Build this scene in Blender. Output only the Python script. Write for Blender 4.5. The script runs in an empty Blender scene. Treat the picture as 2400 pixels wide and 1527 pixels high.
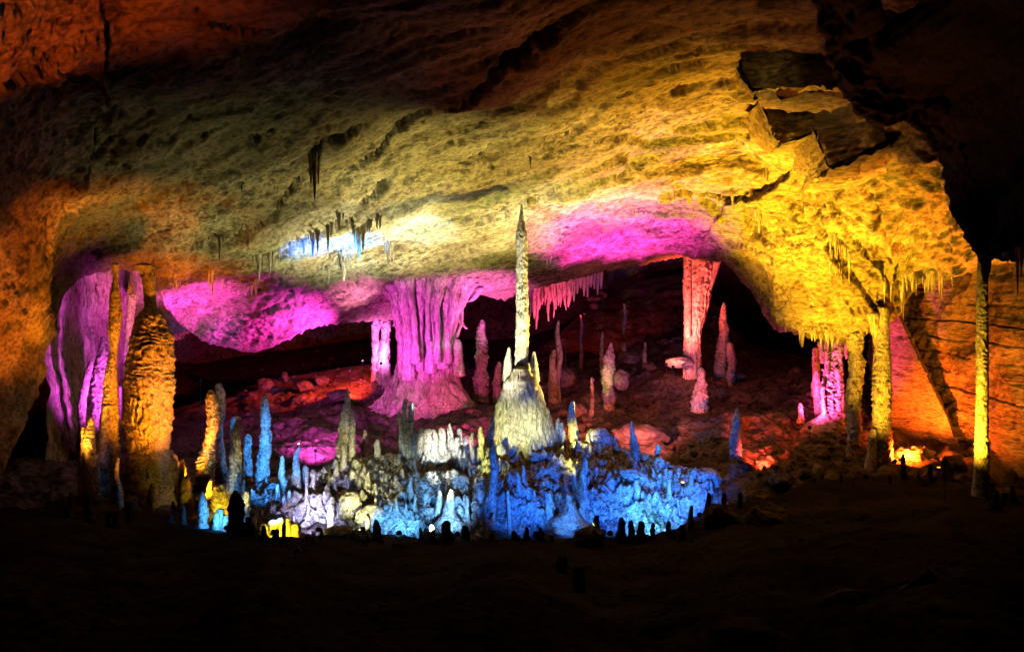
import bpy, math, random
import numpy as np
from mathutils import Vector
from mathutils.bvhtree import BVHTree

# ------------------------------------------------------------------ camera, world, exposure
scn = bpy.context.scene
COL = scn.collection
F, CX, CY = 1884.0, 1200.0, 763.5          # focal length and centre of the 2400 x 1527 photograph
CAMZ = 12.0
cam_d = bpy.data.cameras.new('camera')
cam_d.sensor_width = 36.0
cam_d.lens = 36.0 * F / 2400.0
cam_d.clip_end = 600.0
cam = bpy.data.objects.new('camera', cam_d)
cam.location = (0, 0, CAMZ)
cam.rotation_euler = (math.radians(90), 0, 0)
COL.objects.link(cam)
scn.camera = cam

world = bpy.data.worlds.new('World')
scn.world = world
world.use_nodes = True
wn = world.node_tree.nodes
bg = wn.get('Background') or wn.new('ShaderNodeBackground')
bg.inputs['Color'].default_value = (0, 0, 0, 1)      # deep inside a cave: no daylight reaches this chamber
bg.inputs['Strength'].default_value = 0.0

vs = scn.view_settings
vs.view_transform = 'Standard'
vs.look = 'None'
vs.exposure = 0.2
vs.gamma = 1.0
scn.cycles.max_bounces = 4
scn.cycles.diffuse_bounces = 1
scn.cycles.glossy_bounces = 0
scn.cycles.use_denoising = True
scn.cycles.sample_clamp_indirect = 4.0

# coloured floodlights: label, lamp (px, py, depth), aim (px, py, depth), colour, watts, cone deg, blend, radius
MAG = (1.0, 0.07, 0.75)
PINK = (1.0, 0.06, 0.32)
RED = (1.0, 0.05, 0.02)
ORANGE = (1.0, 0.20, 0.008)
AMBER = (1.0, 0.47, 0.02)
YELLOW = (1.0, 0.74, 0.12)
LIME = (0.83, 0.92, 0.42)
WHITE = (0.85, 0.95, 1.0)
CYAN = (0.10, 0.55, 1.0)
BLUE = (0.015, 0.12, 1.0)
PURPLE = (0.75, 0.10, 1.0)
LIGHTS = [
    # ---- ceiling
    ('pale lime floodlight behind the mound, washing the middle of the ceiling', (900, 1010, 60), (880, 560, 61), (1, 0.97, 0.55), 29000, 84, 1.0, 0.4),
    ('pale lime floodlight behind the tall blue stalagmite, aimed at the rough ceiling', (700, 1040, 57), (640, 490, 53), (1, 0.92, 0.3), 9000, 85, 1.0, 0.4),
    ('yellow floodlight behind the fluted cone, aimed at the ceiling over the spire', (1420, 1075, 53.5), (1200, 470, 55), (1, 0.74, 0.15), 40000, 90, 1.0, 0.4),
    ('amber floodlight on the dark slope, washing the buttress', (1780, 1110, 48), (1900, 500, 52), (1, 0.48, 0.012), 68000, 76, 1.0, 0.3),
    ('amber floodlight on the dark slope, washing the stepped rock of the ceiling', (1570, 1090, 52), (1680, 390, 50), (1, 0.46, 0.02), 60000, 80, 1.0, 0.3),
    ('orange floodlight on the dark slope, aimed high at the ceiling', (1600, 1130, 46), (1640, 120, 36), (1, 0.22, 0.01), 7000, 70, 1.0, 0.3),
    ('white floodlight beside the mound, its narrow beam on the ceiling', (1000, 1120, 47), (985, 525, 60), (0.75, 0.92, 1), 75000, 20, 1.0, 0.2),
    ('blue floodlight beside the mound, its narrow beam on hanging stalactites', (870, 1110, 46), (832, 590, 59), (0.01, 0.36, 1), 200000, 16, 1.0, 0.2),
    ('blue floodlight aimed at the tan ledge, dimmer than its twin', (760, 1130, 46), (740, 600, 58), (0.01, 0.2, 1), 150000, 17, 1.0, 0.2),
    ('magenta floodlight on the rubble, washing the low ceiling band', (820, 868, 74), (670, 750, 72), (1, 0.04, 0.7), 26000, 90, 1.0, 0.3),
    ('pink floodlight low under the magenta ceiling near the alcove', (470, 890, 61), (470, 680, 66), (1, 0.05, 0.8), 16000, 66, 1.0, 0.3),
    ('pink floodlight on the rubble beyond the tall spire, aimed at the ceiling', (1390, 890, 66), (1440, 540, 63), (1, 0.05, 0.6), 66000, 80, 1.0, 0.3),
    ('pink floodlight on the rubble behind the fluted cone, aimed at the low ceiling', (1180, 900, 68), (1120, 660, 73), (1, 0.14, 0.6), 15000, 70, 1.0, 0.3),
    ('orange floodlight beside the swollen column, aimed at the ceiling above it', (455, 1150, 43), (410, 672, 61), (1, 0.22, 0.004), 48000, 38, 1.0, 0.3),
    ('dim orange floodlight aimed at the rough wall', (420, 1195, 39.5), (60, 730, 40), (1, 0.18, 0.004), 12000, 42, 1.0, 0.3),
    ('dim red floodlight near the entrance, aimed at the corner of the ceiling', (-150, 900, 22), (-10, 40, 22), (1.0, 0.12, 0.01), 4200, 74, 1.0, 0.3),
    # ---- columns
    ('amber floodlight at the foot of the swollen column', (492, 1195, 40), (356, 840, 45), (1, 0.24, 0.006), 13000, 62, 0.9, 0.2),
    ('orange floodlight among black stubs, aimed at the slim column', (300, 1190, 38.5), (258, 900, 44), (1.0, 0.27, 0.01), 1000, 66, 1.0, 0.2),
    ('magenta floodlight glowing beside the fluted column', (893, 850, 75.5), (893, 780, 79), (1, 0.16, 0.8), 5500, 150, 1.0, 0.2),
    ('violet floodlight in the rubble, aimed at the fluted column', (860, 990, 60), (1000, 750, 72), (1, 0.06, 0.85), 23000, 48, 1.0, 0.3),
    ('white red floodlight at the foot of the red column', (1578, 858, 67), (1640, 690, 71), (1, 0.09, 0.06), 24000, 75, 1.0, 0.2),
    ('pale lime floodlight on the mound crest, aimed up the tall spire', (1085, 1075, 47), (1222, 720, 54), (1.0, 0.98, 0.62), 26000, 46, 1.0, 0.2),
    ('pale lime floodlight on the ridge, aimed at the fluted cone', (930, 1235, 37), (1225, 985, 54), (0.95, 0.98, 0.26), 30000, 18, 1.0, 0.2),
    ('pink floodlight lying in front of the tangled pink column', (1898, 1000, 54.5), (1930, 900, 57.5), (1, 0.05, 0.24), 15000, 84, 1.0, 0.2),
    ('amber floodlight at the foot of the yellow column', (2030, 1125, 46), (2066, 880, 51), (1, 0.47, 0.015), 9000, 56, 1.0, 0.2),
    ('amber floodlight aimed at the slender column by the wall', (2215, 1080, 38.5), (2302, 950, 40), (1.0, 0.5, 0.02), 6500, 112, 1.0, 0.2),
    ('violet floodlight in the dark alcove', (322, 1010, 50), (185, 830, 56), (1, 0.1, 0.95), 7500, 70, 1.0, 0.3),
    ('red floodlight on the rubble before the pink curtain', (1325, 800, 73), (1290, 720, 78), (1.0, 0.06, 0.2), 5500, 80, 1.0, 0.3),
    ('red floodlight on the rubble of the far pocket', (1370, 735, 83), (1400, 690, 98), (1.0, 0.06, 0.04), 4500, 100, 1.0, 0.3),
    # ---- blue mound
    ('blue floodlight on the ridge, washing the flank of the mound', (640, 1246, 36), (635, 1060, 46.8), (0.04, 0.3, 1), 26000, 30, 1.0, 0.15),
    ('white floodlight on the ridge, aimed at pale stalagmites', (745, 1240, 36), (745, 1180, 44.5), (0.55, 0.55, 1.0), 12000, 26, 1.0, 0.15),
    ('lime floodlight on the ridge, washing the olive flank', (850, 1240, 35.5), (860, 1120, 47.5), (1, 0.95, 0.4), 13000, 30, 1.0, 0.2),
    ('cyan floodlight on the ridge, nearest the bright patch of the mound', (935, 1248, 36), (930, 1195, 43.5), (0.12, 0.45, 1), 7500, 34, 1.0, 0.15),
    ('cyan floodlight on the ridge, aimed at a white tipped stalagmite', (1072, 1250, 36.5), (1056, 1190, 43), (0.18, 0.48, 1), 10000, 28, 1.0, 0.15),
    ('blue floodlight on the ridge, aimed at the mound crest', (1205, 1250, 36), (1230, 1105, 47.5), (0.02, 0.16, 1), 9500, 44, 1.0, 0.15),
    ('cyan floodlight on the ridge, aimed at two white stumps', (1352, 1248, 36.6), (1325, 1195, 43), (0.05, 0.25, 1), 8000, 32, 1.0, 0.15),
    ('blue floodlight on the ridge, aimed at the far crest', (1430, 1248, 36), (1440, 1105, 48), (0.02, 0.15, 1), 13000, 40, 1.0, 0.15),
    ('cyan floodlight on the ridge, aimed at the shoulder of the mound', (1530, 1240, 37), (1530, 1185, 44), (0.1, 0.5, 1), 7000, 40, 1.0, 0.15),
    ('blue floodlight near the end of the mound', (1640, 1205, 38), (1590, 1110, 47.5), (0.03, 0.16, 1), 10000, 50, 1.0, 0.15),
    ('yellow floodlight lying on the ridge among yellow stubs', (610, 1258, 35.8), (680, 1240, 38.3), (1.0, 0.75, 0.03), 1100, 80, 1.0, 0.1),
    ('pale lime floodlight on the ridge, aimed at the crest row', (1008, 1250, 36), (1045, 1040, 50.3), (0.95, 0.98, 0.85), 130000, 15, 1.0, 0.15),
    ('yellow floodlight on the mound, aimed at the knobbly yellow stalagmite', (1256, 1250, 36), (1362, 1015, 52.5), (1.0, 0.85, 0.15), 60000, 9, 1.0, 0.15),
    # ---- far slope and wall
    ('dim violet floodlight on the rubble', (740, 1055, 54), (780, 950, 72), (1, 0.08, 0.75), 16000, 84, 1.0, 0.3),
    ('dim red floodlight in the rubble below the fluted column', (850, 870, 74), (740, 910, 80), (1.0, 0.05, 0.02), 22000, 110, 1.0, 0.3),
    ('dim red orange floodlight on the slope', (1480, 1035, 52), (1500, 930, 66), (1, 0.17, 0.15), 12000, 90, 1.0, 0.3),
    ('dim red floodlight above the red slope', (1790, 1095, 48.5), (1765, 940, 65), (1.0, 0.06, 0.02), 16000, 62, 1.0, 0.3),
    ('orange lamp burning bare at the foot of the yellow column', (2098, 1080, 50), (2180, 940, 55.5), (1, 0.11, 0.005), 9500, 150, 0.8, 0.35),
    ('orange floodlight beyond the slender column, washing the banded wall', (2500, 1120, 40), (2190, 840, 57), (1.0, 0.22, 0.01), 11000, 56, 1.0, 0.3),
    ('blue floodlight by the dark stalagmite', (530, 1256, 36.3), (500, 1200, 38.5), (0.06, 0.35, 1.0), 800, 80, 1.0, 0.1),
    ('yellow floodlight on the ridge below the coral crusted boulder', (500, 1236, 39), (505, 1170, 41.5), (1.0, 0.6, 0.02), 450, 80, 1.0, 0.1),
    ('cyan floodlight low in the trough, burning out the foot of the mound', (915, 1274, 39.4), (925, 1200, 43), (0.10, 0.42, 1.0), 800, 110, 1.0, 0.1),
    ('cyan floodlight low in the trough, below the pale shoulder of the mound', (1505, 1266, 39.6), (1515, 1190, 44), (0.10, 0.42, 1.0), 700, 120, 1.0, 0.1),
    ('violet white floodlight low in the trough, behind the yellow stubs', (735, 1264, 39.6), (735, 1190, 44), (0.6, 0.5, 1.0), 800, 110, 1.0, 0.1),
    ('orange floodlight behind the boulder, aimed up at the shaded side of the buttress', (2200, 1095, 47), (2180, 470, 44), (1.0, 0.22, 0.01), 40000, 46, 1.0, 0.3),
    ('red orange floodlight beside the bare lamp, aimed at the leaning slab', (2112, 1095, 50.2), (2180, 985, 55), (1, 0.11, 0.005), 28000, 56, 1.0, 0.2),
    ('red floodlight lying against the white hot boulder', (1562, 853, 68.2), (1600, 846, 70), (1.0, 0.16, 0.10), 900, 130, 1.0, 0.1),
    ('added dim amber fill light on the near ground, aimed at the dark blocks', (700, 1290, 29), (1885, 215, 38), (1.0, 0.62, 0.14), 9000, 14, 1.0, 0.2),  # added fill for block fronts that the other lamps leave black
    ('yellow floodlight on the ridge behind the black stump, aimed at the olive stalagmite', (606, 1246, 37), (553, 1090, 41), (1, 0.85, 0.2), 900, 40, 1.0, 0.1),
    ('yellow floodlight on the rubble before the magenta column, aimed at the ceiling above', (1010, 1010, 62), (1060, 575, 64), (1.0, 0.78, 0.25), 10000, 70, 1.0, 0.3),
    ('pale pink floodlight on the rubble, burning a white spot into the ceiling', (850, 845, 72.5), (832, 690, 71), (1.0, 0.25, 0.6), 9000, 52, 1.0, 0.2),
    ('lime floodlight on the ridge, aimed at the far side of the fluted cone', (1392, 1248, 36), (1262, 970, 54), (0.95, 0.98, 0.26), 30000, 13, 1.0, 0.2),
    ('dim crimson floodlight on the rubble between magenta column and cone', (1085, 1040, 59), (1115, 945, 73), (1.0, 0.08, 0.3), 9000, 70, 1.0, 0.3),
    ('dim red floodlight behind the fluted cone, aimed along the rubble slope', (1262, 1010, 56.5), (1440, 960, 68), (1.0, 0.13, 0.07), 6000, 84, 1.0, 0.3),
    ('orange floodlight at the wall edge, aimed at the ceiling over the alcove', (168, 1165, 41), (235, 555, 47.5), (1.0, 0.34, 0.02), 9000, 40, 1.0, 0.3),
]
# ------------------------------------------------------------------ helpers
def P(px, py, Y):
    return np.array([(px - CX) * Y / F, Y, CAMZ - (py - CY) * Y / F])

def Pv(px, py, Y):
    px, py, Y = np.broadcast_arrays(np.asarray(px, float), np.asarray(py, float), np.asarray(Y, float))
    return np.stack([(px - CX) * Y / F, Y, CAMZ - (py - CY) * Y / F], -1)

def _hash(ix, iy, iz, seed):
    h = (ix * 374761393 + iy * 668265263 + iz * 2147483647 + seed * 1274126177) & 0xffffffff
    h = ((h ^ (h >> 13)) * 1274126177) & 0xffffffff
    h = ((h ^ (h >> 16)) * 2246822519) & 0xffffffff
    return (h ^ (h >> 15)) & 0xffffffff

_G = np.random.RandomState(5).normal(size=(256, 3))
_G /= np.linalg.norm(_G, axis=1)[:, None]

def perlin(p, seed=0):
    p = np.asarray(p, float)
    i = np.floor(p).astype(np.int64)
    f = p - i
    w = f * f * f * (f * (f * 6 - 15) + 10)
    out = 0.0
    for dx in (0, 1):
        wx = w[..., 0] if dx else 1 - w[..., 0]
        for dy in (0, 1):
            wy = w[..., 1] if dy else 1 - w[..., 1]
            for dz in (0, 1):
                wz = w[..., 2] if dz else 1 - w[..., 2]
                g = _G[_hash(i[..., 0] + dx, i[..., 1] + dy, i[..., 2] + dz, seed) & 255]
                out = out + wx * wy * wz * (g[..., 0] * (f[..., 0] - dx) + g[..., 1] * (f[..., 1] - dy) + g[..., 2] * (f[..., 2] - dz))
    return out * 1.6

def fbm(p, octv=4, seed=0, gain=0.5, mode='n'):
    a, s, n = 1.0, 0.0, 0.0
    q = np.asarray(p, float)
    for k in range(octv):
        v = perlin(q, seed + k * 17)
        if mode == 'r':
            v = 1 - 2 * np.abs(v)
        elif mode == 'b':
            v = 2 * np.abs(v) - 0.5
        s = s + a * v
        n += a
        a *= gain
        q = q * 2.03 + 11.7
    return s / n

class TPS:
    def __init__(self, pts):
        pts = np.array(pts, float)
        self.c = pts[:, :2] / 500.0
        n = len(pts)
        K = self.k(self.c[:, None] - self.c[None]) + 1e-4 * np.eye(n)
        A = np.zeros((n + 3, n + 3))
        A[:n, :n] = K
        A[:n, n] = 1
        A[:n, n + 1:] = self.c
        A[n, :n] = 1
        A[n + 1:, :n] = self.c.T
        self.w = np.linalg.solve(A, np.concatenate([pts[:, 2], [0, 0, 0]]))
    def k(self, d):
        r2 = (d ** 2).sum(-1)
        return 0.5 * r2 * np.log(r2 + 1e-12)
    def __call__(self, px, py):
        px, py = np.broadcast_arrays(np.asarray(px, float), np.asarray(py, float))
        sh = px.shape
        q = np.stack([px.ravel(), py.ravel()], -1) / 500.0
        n = len(self.c)
        out = np.empty(len(q))
        for a in range(0, len(q), 20000):
            b = q[a:a + 20000]
            out[a:a + 20000] = self.k(b[:, None] - self.c[None]) @ self.w[:n] + self.w[n] + b @ self.w[n + 1:]
        return out.reshape(sh)

def curve(pts):
    pts = np.array(pts, float)
    return lambda x: np.interp(x, pts[:, 0], pts[:, 1])

def smooth(x, a, b):
    t = np.clip((np.asarray(x, float) - a) / (b - a), 0, 1)
    return t * t * (3 - 2 * t)

def mesh_from(name, V, faces, mat, smooth_shade=True):
    me = bpy.data.meshes.new(name)
    V = np.asarray(V, np.float32).reshape(-1, 3)
    faces = np.asarray(faces, np.int32)
    k = faces.shape[1]
    me.vertices.add(len(V))
    me.vertices.foreach_set('co', V.ravel())
    me.loops.add(faces.size)
    me.loops.foreach_set('vertex_index', faces.ravel())
    me.polygons.add(len(faces))
    me.polygons.foreach_set('loop_start', np.arange(0, faces.size, k, dtype=np.int32))
    me.polygons.foreach_set('loop_total', np.full(len(faces), k, np.int32))
    me.polygons.foreach_set('use_smooth', np.full(len(faces), smooth_shade, bool))
    me.update(calc_edges=True)
    if mat:
        me.materials.append(mat)
    return me

def grid_faces(nv, nu, wrap=False):
    i = np.arange(nv - 1)[:, None]
    j = np.arange(nu if wrap else nu - 1)[None]
    a = i * nu + j
    b = i * nu + (j + 1) % nu
    return np.stack([a, b, b + nu, a + nu], -1).reshape(-1, 4)

def normals(G):
    du = np.gradient(G, axis=1)
    dv = np.gradient(G, axis=0)
    n = np.cross(du, dv)
    n /= np.linalg.norm(n, axis=-1, keepdims=True) + 1e-9
    return n

BVH = {}
def sheet(name, G, mat, tag=None):
    me = mesh_from(name, G, grid_faces(G.shape[0], G.shape[1]), mat)
    o = bpy.data.objects.new(name, me)
    COL.objects.link(o)
    o['kind'] = 'structure'
    V = G.reshape(-1, 3)
    BVH[tag or name] = BVHTree.FromPolygons(V.tolist(), grid_faces(G.shape[0], G.shape[1]).tolist())
    return o

def hit(px, py, keys):
    d = Vector(P(px, py, 1.0)) - Vector((0, 0, CAMZ))
    d.normalize()
    best = None
    for k in keys:
        r = BVH[k].ray_cast(Vector((0, 0, CAMZ)), d)
        if r[0] is not None and (best is None or r[3] < best[3]):
            best = r
    return best

def ground_z(x, y, zref, keys=('hill', 'slope', 'ground')):
    z = None
    for k in keys:
        r = BVH[k].ray_cast(Vector((x, y, zref + 3.0)), Vector((0, 0, -1)))
        if r[0] is not None and (z is None or r[0].z > z):
            z = r[0].z
    return z

def tag(o, label, cat, group=None):
    o['label'] = label
    o['category'] = cat
    o['kind'] = 'thing'
    if group:
        o['group'] = group
    return o

# ------------------------------------------------------------------ materials
def stone(name, dark, mid, light, scale=0.5, stretch=(1, 1, 1), bump=0.12, fine=6.0, rough=0.75, stain=None, stain_scale=0.12, stain_amt=0.6, crack=0.0, rot=(0, 0, 0), alb=0.6, vein=0.35):
    dark, mid, light = ([c * alb for c in t] for t in (dark, mid, light))
    stain = stain and [c * alb for c in stain]
    m = bpy.data.materials.new(name)
    m.use_nodes = True
    nt = m.node_tree
    N, L = nt.nodes, nt.links
    b = N['Principled BSDF']
    b.inputs['Roughness'].default_value = rough
    b.inputs['Specular IOR Level'].default_value = 0.35
    tc = N.new('ShaderNodeTexCoord')
    m0 = N.new('ShaderNodeMapping')
    m0.inputs['Rotation'].default_value = rot
    L.new(tc.outputs['Object'], m0.inputs['Vector'])
    mp = N.new('ShaderNodeMapping')
    mp.inputs['Scale'].default_value = stretch
    L.new(m0.outputs['Vector'], mp.inputs['Vector'])
    def noise(sc, det=8, ro=0.6, dist=0.0):
        n = N.new('ShaderNodeTexNoise')
        n.inputs['Scale'].default_value = sc
        n.inputs['Detail'].default_value = det
        n.inputs['Roughness'].default_value = ro
        n.inputs['Distortion'].default_value = dist
        L.new(mp.outputs['Vector'], n.inputs['Vector'])
        return n
    n1 = noise(scale, 10, 0.65, 0.4)
    r = N.new('ShaderNodeValToRGB')
    r.color_ramp.elements[0].position = 0.33
    r.color_ramp.elements[0].color = (*dark, 1)
    r.color_ramp.elements[1].position = 0.66
    r.color_ramp.elements[1].color = (*light, 1)
    e = r.color_ramp.elements.new(0.5)
    e.color = (*mid, 1)
    L.new(n1.outputs['Fac'], r.inputs['Fac'])
    colour = r.outputs['Color']
    if stain:
        n2 = noise(stain_scale, 5, 0.6, 0.6)
        r2 = N.new('ShaderNodeValToRGB')
        r2.color_ramp.elements[0].position = 0.5
        r2.color_ramp.elements[0].color = (0, 0, 0, 1)
        r2.color_ramp.elements[1].position = 0.62
        r2.color_ramp.elements[1].color = (stain_amt,) * 3 + (1,)
        L.new(n2.outputs['Fac'], r2.inputs['Fac'])
        mx = N.new('ShaderNodeMix')
        mx.data_type = 'RGBA'
        L.new(r2.outputs['Color'], mx.inputs['Factor'])
        L.new(colour, mx.inputs['A'])
        mx.inputs['B'].default_value = (*stain, 1)
        colour = mx.outputs['Result']
    nf = noise(fine, 5, 0.62, 0.3)
    # dark pits and veins follow the fine relief of the rock itself
    r3 = N.new('ShaderNodeValToRGB')
    r3.color_ramp.elements[0].position = 0.38
    r3.color_ramp.elements[0].color = (0.2, 0.18, 0.15, 1)
    r3.color_ramp.elements[1].position = 0.50
    r3.color_ramp.elements[1].color = (1, 1, 1, 1)
    L.new(nf.outputs['Fac'], r3.inputs['Fac'])
    mm = N.new('ShaderNodeMix')
    mm.data_type = 'RGBA'
    mm.blend_type = 'MULTIPLY'
    PIT = mm
    mm.inputs['Factor'].default_value = 0.8
    L.new(colour, mm.inputs['A'])
    L.new(r3.outputs['Color'], mm.inputs['B'])
    ng = noise(fine * 2.6, 2, 0.5, 0.2)
    r5 = N.new('ShaderNodeValToRGB')
    r5.color_ramp.elements[0].position = 0.36
    r5.color_ramp.elements[0].color = (0.38, 0.36, 0.33, 1)
    r5.color_ramp.elements[1].position = 0.56
    r5.color_ramp.elements[1].color = (1.12, 1.12, 1.12, 1)
    L.new(ng.outputs['Fac'], r5.inputs['Fac'])
    m5 = N.new('ShaderNodeMix')
    m5.data_type = 'RGBA'
    m5.blend_type = 'MULTIPLY'
    m5.inputs['Factor'].default_value = 0.85
    L.new(mm.outputs['Result'], m5.inputs['A'])
    L.new(r5.outputs['Color'], m5.inputs['B'])
    # hairline cracks: thin zero lines of a distorted noise, darker and recessed
    nc = noise(fine * vein, 4, 0.55, 1.2)
    sb = N.new('ShaderNodeMath')
    sb.operation = 'SUBTRACT'
    L.new(nc.outputs['Fac'], sb.inputs[0])
    sb.inputs[1].default_value = 0.5
    ab = N.new('ShaderNodeMath')
    ab.operation = 'ABSOLUTE'
    L.new(sb.outputs[0], ab.inputs[0])
    r4 = N.new('ShaderNodeValToRGB')
    r4.color_ramp.elements[0].position = 0.0
    r4.color_ramp.elements[0].color = (0.28, 0.26, 0.24, 1)
    r4.color_ramp.elements[1].position = 0.022
    r4.color_ramp.elements[1].color = (1, 1, 1, 1)
    L.new(ab.outputs[0], r4.inputs['Fac'])
    m2 = N.new('ShaderNodeMix')
    m2.data_type = 'RGBA'
    m2.blend_type = 'MULTIPLY'
    nk = noise(scale * 1.7, 3, 0.5, 0.3)
    rk = N.new('ShaderNodeValToRGB')
    rk.color_ramp.elements[0].position = 0.5
    rk.color_ramp.elements[0].color = (0, 0, 0, 1)
    rk.color_ramp.elements[1].position = 0.62
    rk.color_ramp.elements[1].color = (0.75, 0.75, 0.75, 1)
    L.new(nk.outputs['Fac'], rk.inputs['Fac'])
    L.new(rk.outputs['Color'], m2.inputs['Factor'])
    L.new(m5.outputs['Result'], m2.inputs['A'])
    L.new(r4.outputs['Color'], m2.inputs['B'])
    L.new(m2.outputs['Result'], b.inputs['Base Color'])
    ad = N.new('ShaderNodeMath')
    ad.operation = 'MULTIPLY_ADD'
    nb = noise(fine * 0.28, 6, 0.6, 0.5)
    L.new(nb.outputs['Fac'], ad.inputs[0])
    ad.inputs[1].default_value = 1.6
    L.new(nf.outputs['Fac'], ad.inputs[2])
    a2 = N.new('ShaderNodeMath')
    a2.operation = 'MULTIPLY_ADD'
    L.new(r4.outputs['Color'], a2.inputs[0])
    a2.inputs[1].default_value = 0.12
    L.new(ad.outputs[0], a2.inputs[2])
    bp = N.new('ShaderNodeBump')
    bp.inputs['Strength'].default_value = 1.0
    bp.inputs['Distance'].default_value = bump
    rp = N.new('ShaderNodeValToRGB')
    rp.color_ramp.elements[0].position = 0.38
    rp.color_ramp.elements[0].color = (0.22, 0.22, 0.22, 1)
    rp.color_ramp.elements[1].position = 0.62
    L.new(nk.outputs['Fac'], rp.inputs['Fac'])
    L.new(rp.outputs['Color'], bp.inputs['Strength'])
    L.new(rp.outputs['Color'], PIT.inputs['Factor'])
    L.new(a2.outputs[0], bp.inputs['Height'])
    L.new(bp.outputs['Normal'], b.inputs['Normal'])
    return m

M_ceil = stone('ceiling_limestone', (0.17, 0.12, 0.07), (0.40, 0.33, 0.22), (0.58, 0.54, 0.44), 0.22, (0.40, 0.85, 1.0), 0.20, 2.2, 0.8, (0.13, 0.17, 0.05), 0.16, 0.62, rot=(0.0, 0.0, 0.61))
M_wall = stone('banded_limestone', (0.22, 0.17, 0.12), (0.36, 0.30, 0.22), (0.46, 0.40, 0.32), 0.25, (0.5, 0.5, 2.5), 0.10, 2.0, 0.8)
M_hill = stone('lumpy_calcite', (0.26, 0.25, 0.24), (0.46, 0.45, 0.43), (0.62, 0.62, 0.60), 0.7, (1, 1, 1), 0.14, 3.2, 0.65, alb=0.75)
M_slope = stone('rubble_soil', (0.08, 0.06, 0.05), (0.15, 0.12, 0.105), (0.25, 0.21, 0.19), 0.35, (1, 1, 1), 0.22, 1.6, 0.85)
M_ground = stone('dark_mud', (0.02, 0.016, 0.012), (0.045, 0.036, 0.027), (0.08, 0.065, 0.05), 0.4, (1, 1, 1), 0.06, 2.5, 0.85)
M_ground.node_tree.nodes['Principled BSDF'].inputs['Specular IOR Level'].default_value = 0.1
M_stal = stone('pale_calcite', (0.34, 0.30, 0.24), (0.52, 0.48, 0.41), (0.66, 0.63, 0.56), 0.9, (1, 1, 0.7), 0.07, 4.0, 0.55, alb=0.75)
M_drape = stone('fluted_calcite', (0.34, 0.28, 0.22), (0.52, 0.46, 0.40), (0.64, 0.60, 0.54), 0.9, (1.6, 1.6, 0.25), 0.10, 3.0, 0.6, alb=0.75)
M_dimmed = stone('dimmed_calcite', (0.34, 0.30, 0.24), (0.52, 0.48, 0.41), (0.66, 0.63, 0.56), 0.9, (1, 1, 0.7), 0.07, 3.0, 0.6, alb=0.4)  # pale calcite copied darker, so far stalagmites look dimly lit
M_shade = stone('painted_shade_limestone', (0.03, 0.026, 0.023), (0.06, 0.05, 0.044), (0.10, 0.085, 0.07), 0.3, (1, 1, 1), 0.12, 2.0, 0.85)  # shade painted as a near-black colour, for the overhang and silhouettes
M_back = stone('far_limestone', (0.08, 0.065, 0.05), (0.16, 0.13, 0.11), (0.25, 0.21, 0.18), 0.2, (1, 1, 1), 0.3, 1.2, 0.9)

def plain(name, c, rough=0.5, metal=0.0, emit=None, strength=0.0):
    m = bpy.data.materials.new(name)
    m.use_nodes = True
    b = m.node_tree.nodes['Principled BSDF']
    b.inputs['Base Color'].default_value = (*c, 1)
    b.inputs['Roughness'].default_value = rough
    b.inputs['Metallic'].default_value = metal
    if emit:
        b.inputs['Emission Color'].default_value = (*emit, 1)
        b.inputs['Emission Strength'].default_value = strength
    return m

M_metal = plain('black_painted_metal', (0.03, 0.03, 0.032), 0.45, 0.6)

# ------------------------------------------------------------------ the setting
# ceiling: one shell that comes over the viewer, dips to a low lip at the back, turns into the
# rough wall on one side and into a hanging buttress on the other
ceil_lip = curve([(-500, 1500), (-200, 1500), (-50, 1250), (0, 1120), (50, 1000), (90, 870), (120, 790), (150, 690), (200, 642), (260, 632),
                  (340, 638), (365, 650), (385, 715), (420, 760), (480, 802), (590, 828), (640, 812), (720, 772), (790, 756), (925, 750), (1000, 740), (1090, 702),
                  (1120, 690), (1180, 704), (1240, 682), (1330, 656), (1400, 637), (1470, 620), (1600, 602), (1690, 616), (1720, 636), (1760, 686),
                  (1790, 740), (1815, 772), (1860, 780), (1900, 786), (1950, 802), (2000, 804), (2040, 775), (2090, 752), (2110, 735), (2130, 695),
                  (2160, 660), (2220, 652), (2290, 632), (2330, 612), (2500, 600), (2800, 600)])
CY_pts = []
for px, col in {
    -500: [(-300, 6), (200, 14), (700, 18), (1400, 19)],
    -150: [(-300, 12), (0, 17), (300, 25), (600, 31), (900, 33), (1300, 33)],
    0: [(-300, 15), (0, 21), (200, 27), (400, 33), (600, 38), (800, 40), (1000, 39), (1120, 38)],
    110: [(500, 43), (650, 46), (800, 45)],
    200: [(-300, 16), (0, 24), (200, 31), (350, 38), (500, 46), (600, 52), (642, 54)],
    400: [(200, 32), (400, 43), (560, 53), (650, 60), (740, 67)],
    600: [(-300, 17), (0, 25), (200, 33), (350, 41), (500, 51), (600, 59), (700, 67), (760, 71), (828, 75)],
    900: [(0, 25.5), (250, 38), (450, 52), (600, 64), (750, 76)],
    1200: [(-300, 17), (0, 26), (200, 36), (350, 46), (450, 54), (550, 62), (640, 70), (704, 75)],
    1450: [(300, 46), (450, 56), (540, 64), (620, 72)],
    1600: [(-300, 18), (0, 30), (150, 39), (300, 47), (400, 53), (470, 57), (540, 64), (602, 71)],
    1720: [(430, 53), (500, 55), (570, 59), (640, 63)],
    1900: [(-300, 19), (0, 29), (150, 37), (300, 44), (420, 48.5), (550, 52.5), (700, 55), (790, 56)],
    2010: [(620, 51), (720, 53), (804, 54.5)],
    2100: [(0, 27), (200, 34), (350, 40), (500, 46), (600, 50), (740, 53)],
    2290: [(0, 25), (300, 35), (500, 42), (632, 46)],
    2500: [(-300, 15), (0, 22), (300, 31), (600, 39)],
    2800: [(0, 18), (600, 33)],
}.items():
    for py, Y in col:
        CY_pts.append((px, py, Y))
ceilY = TPS(CY_pts)

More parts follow.
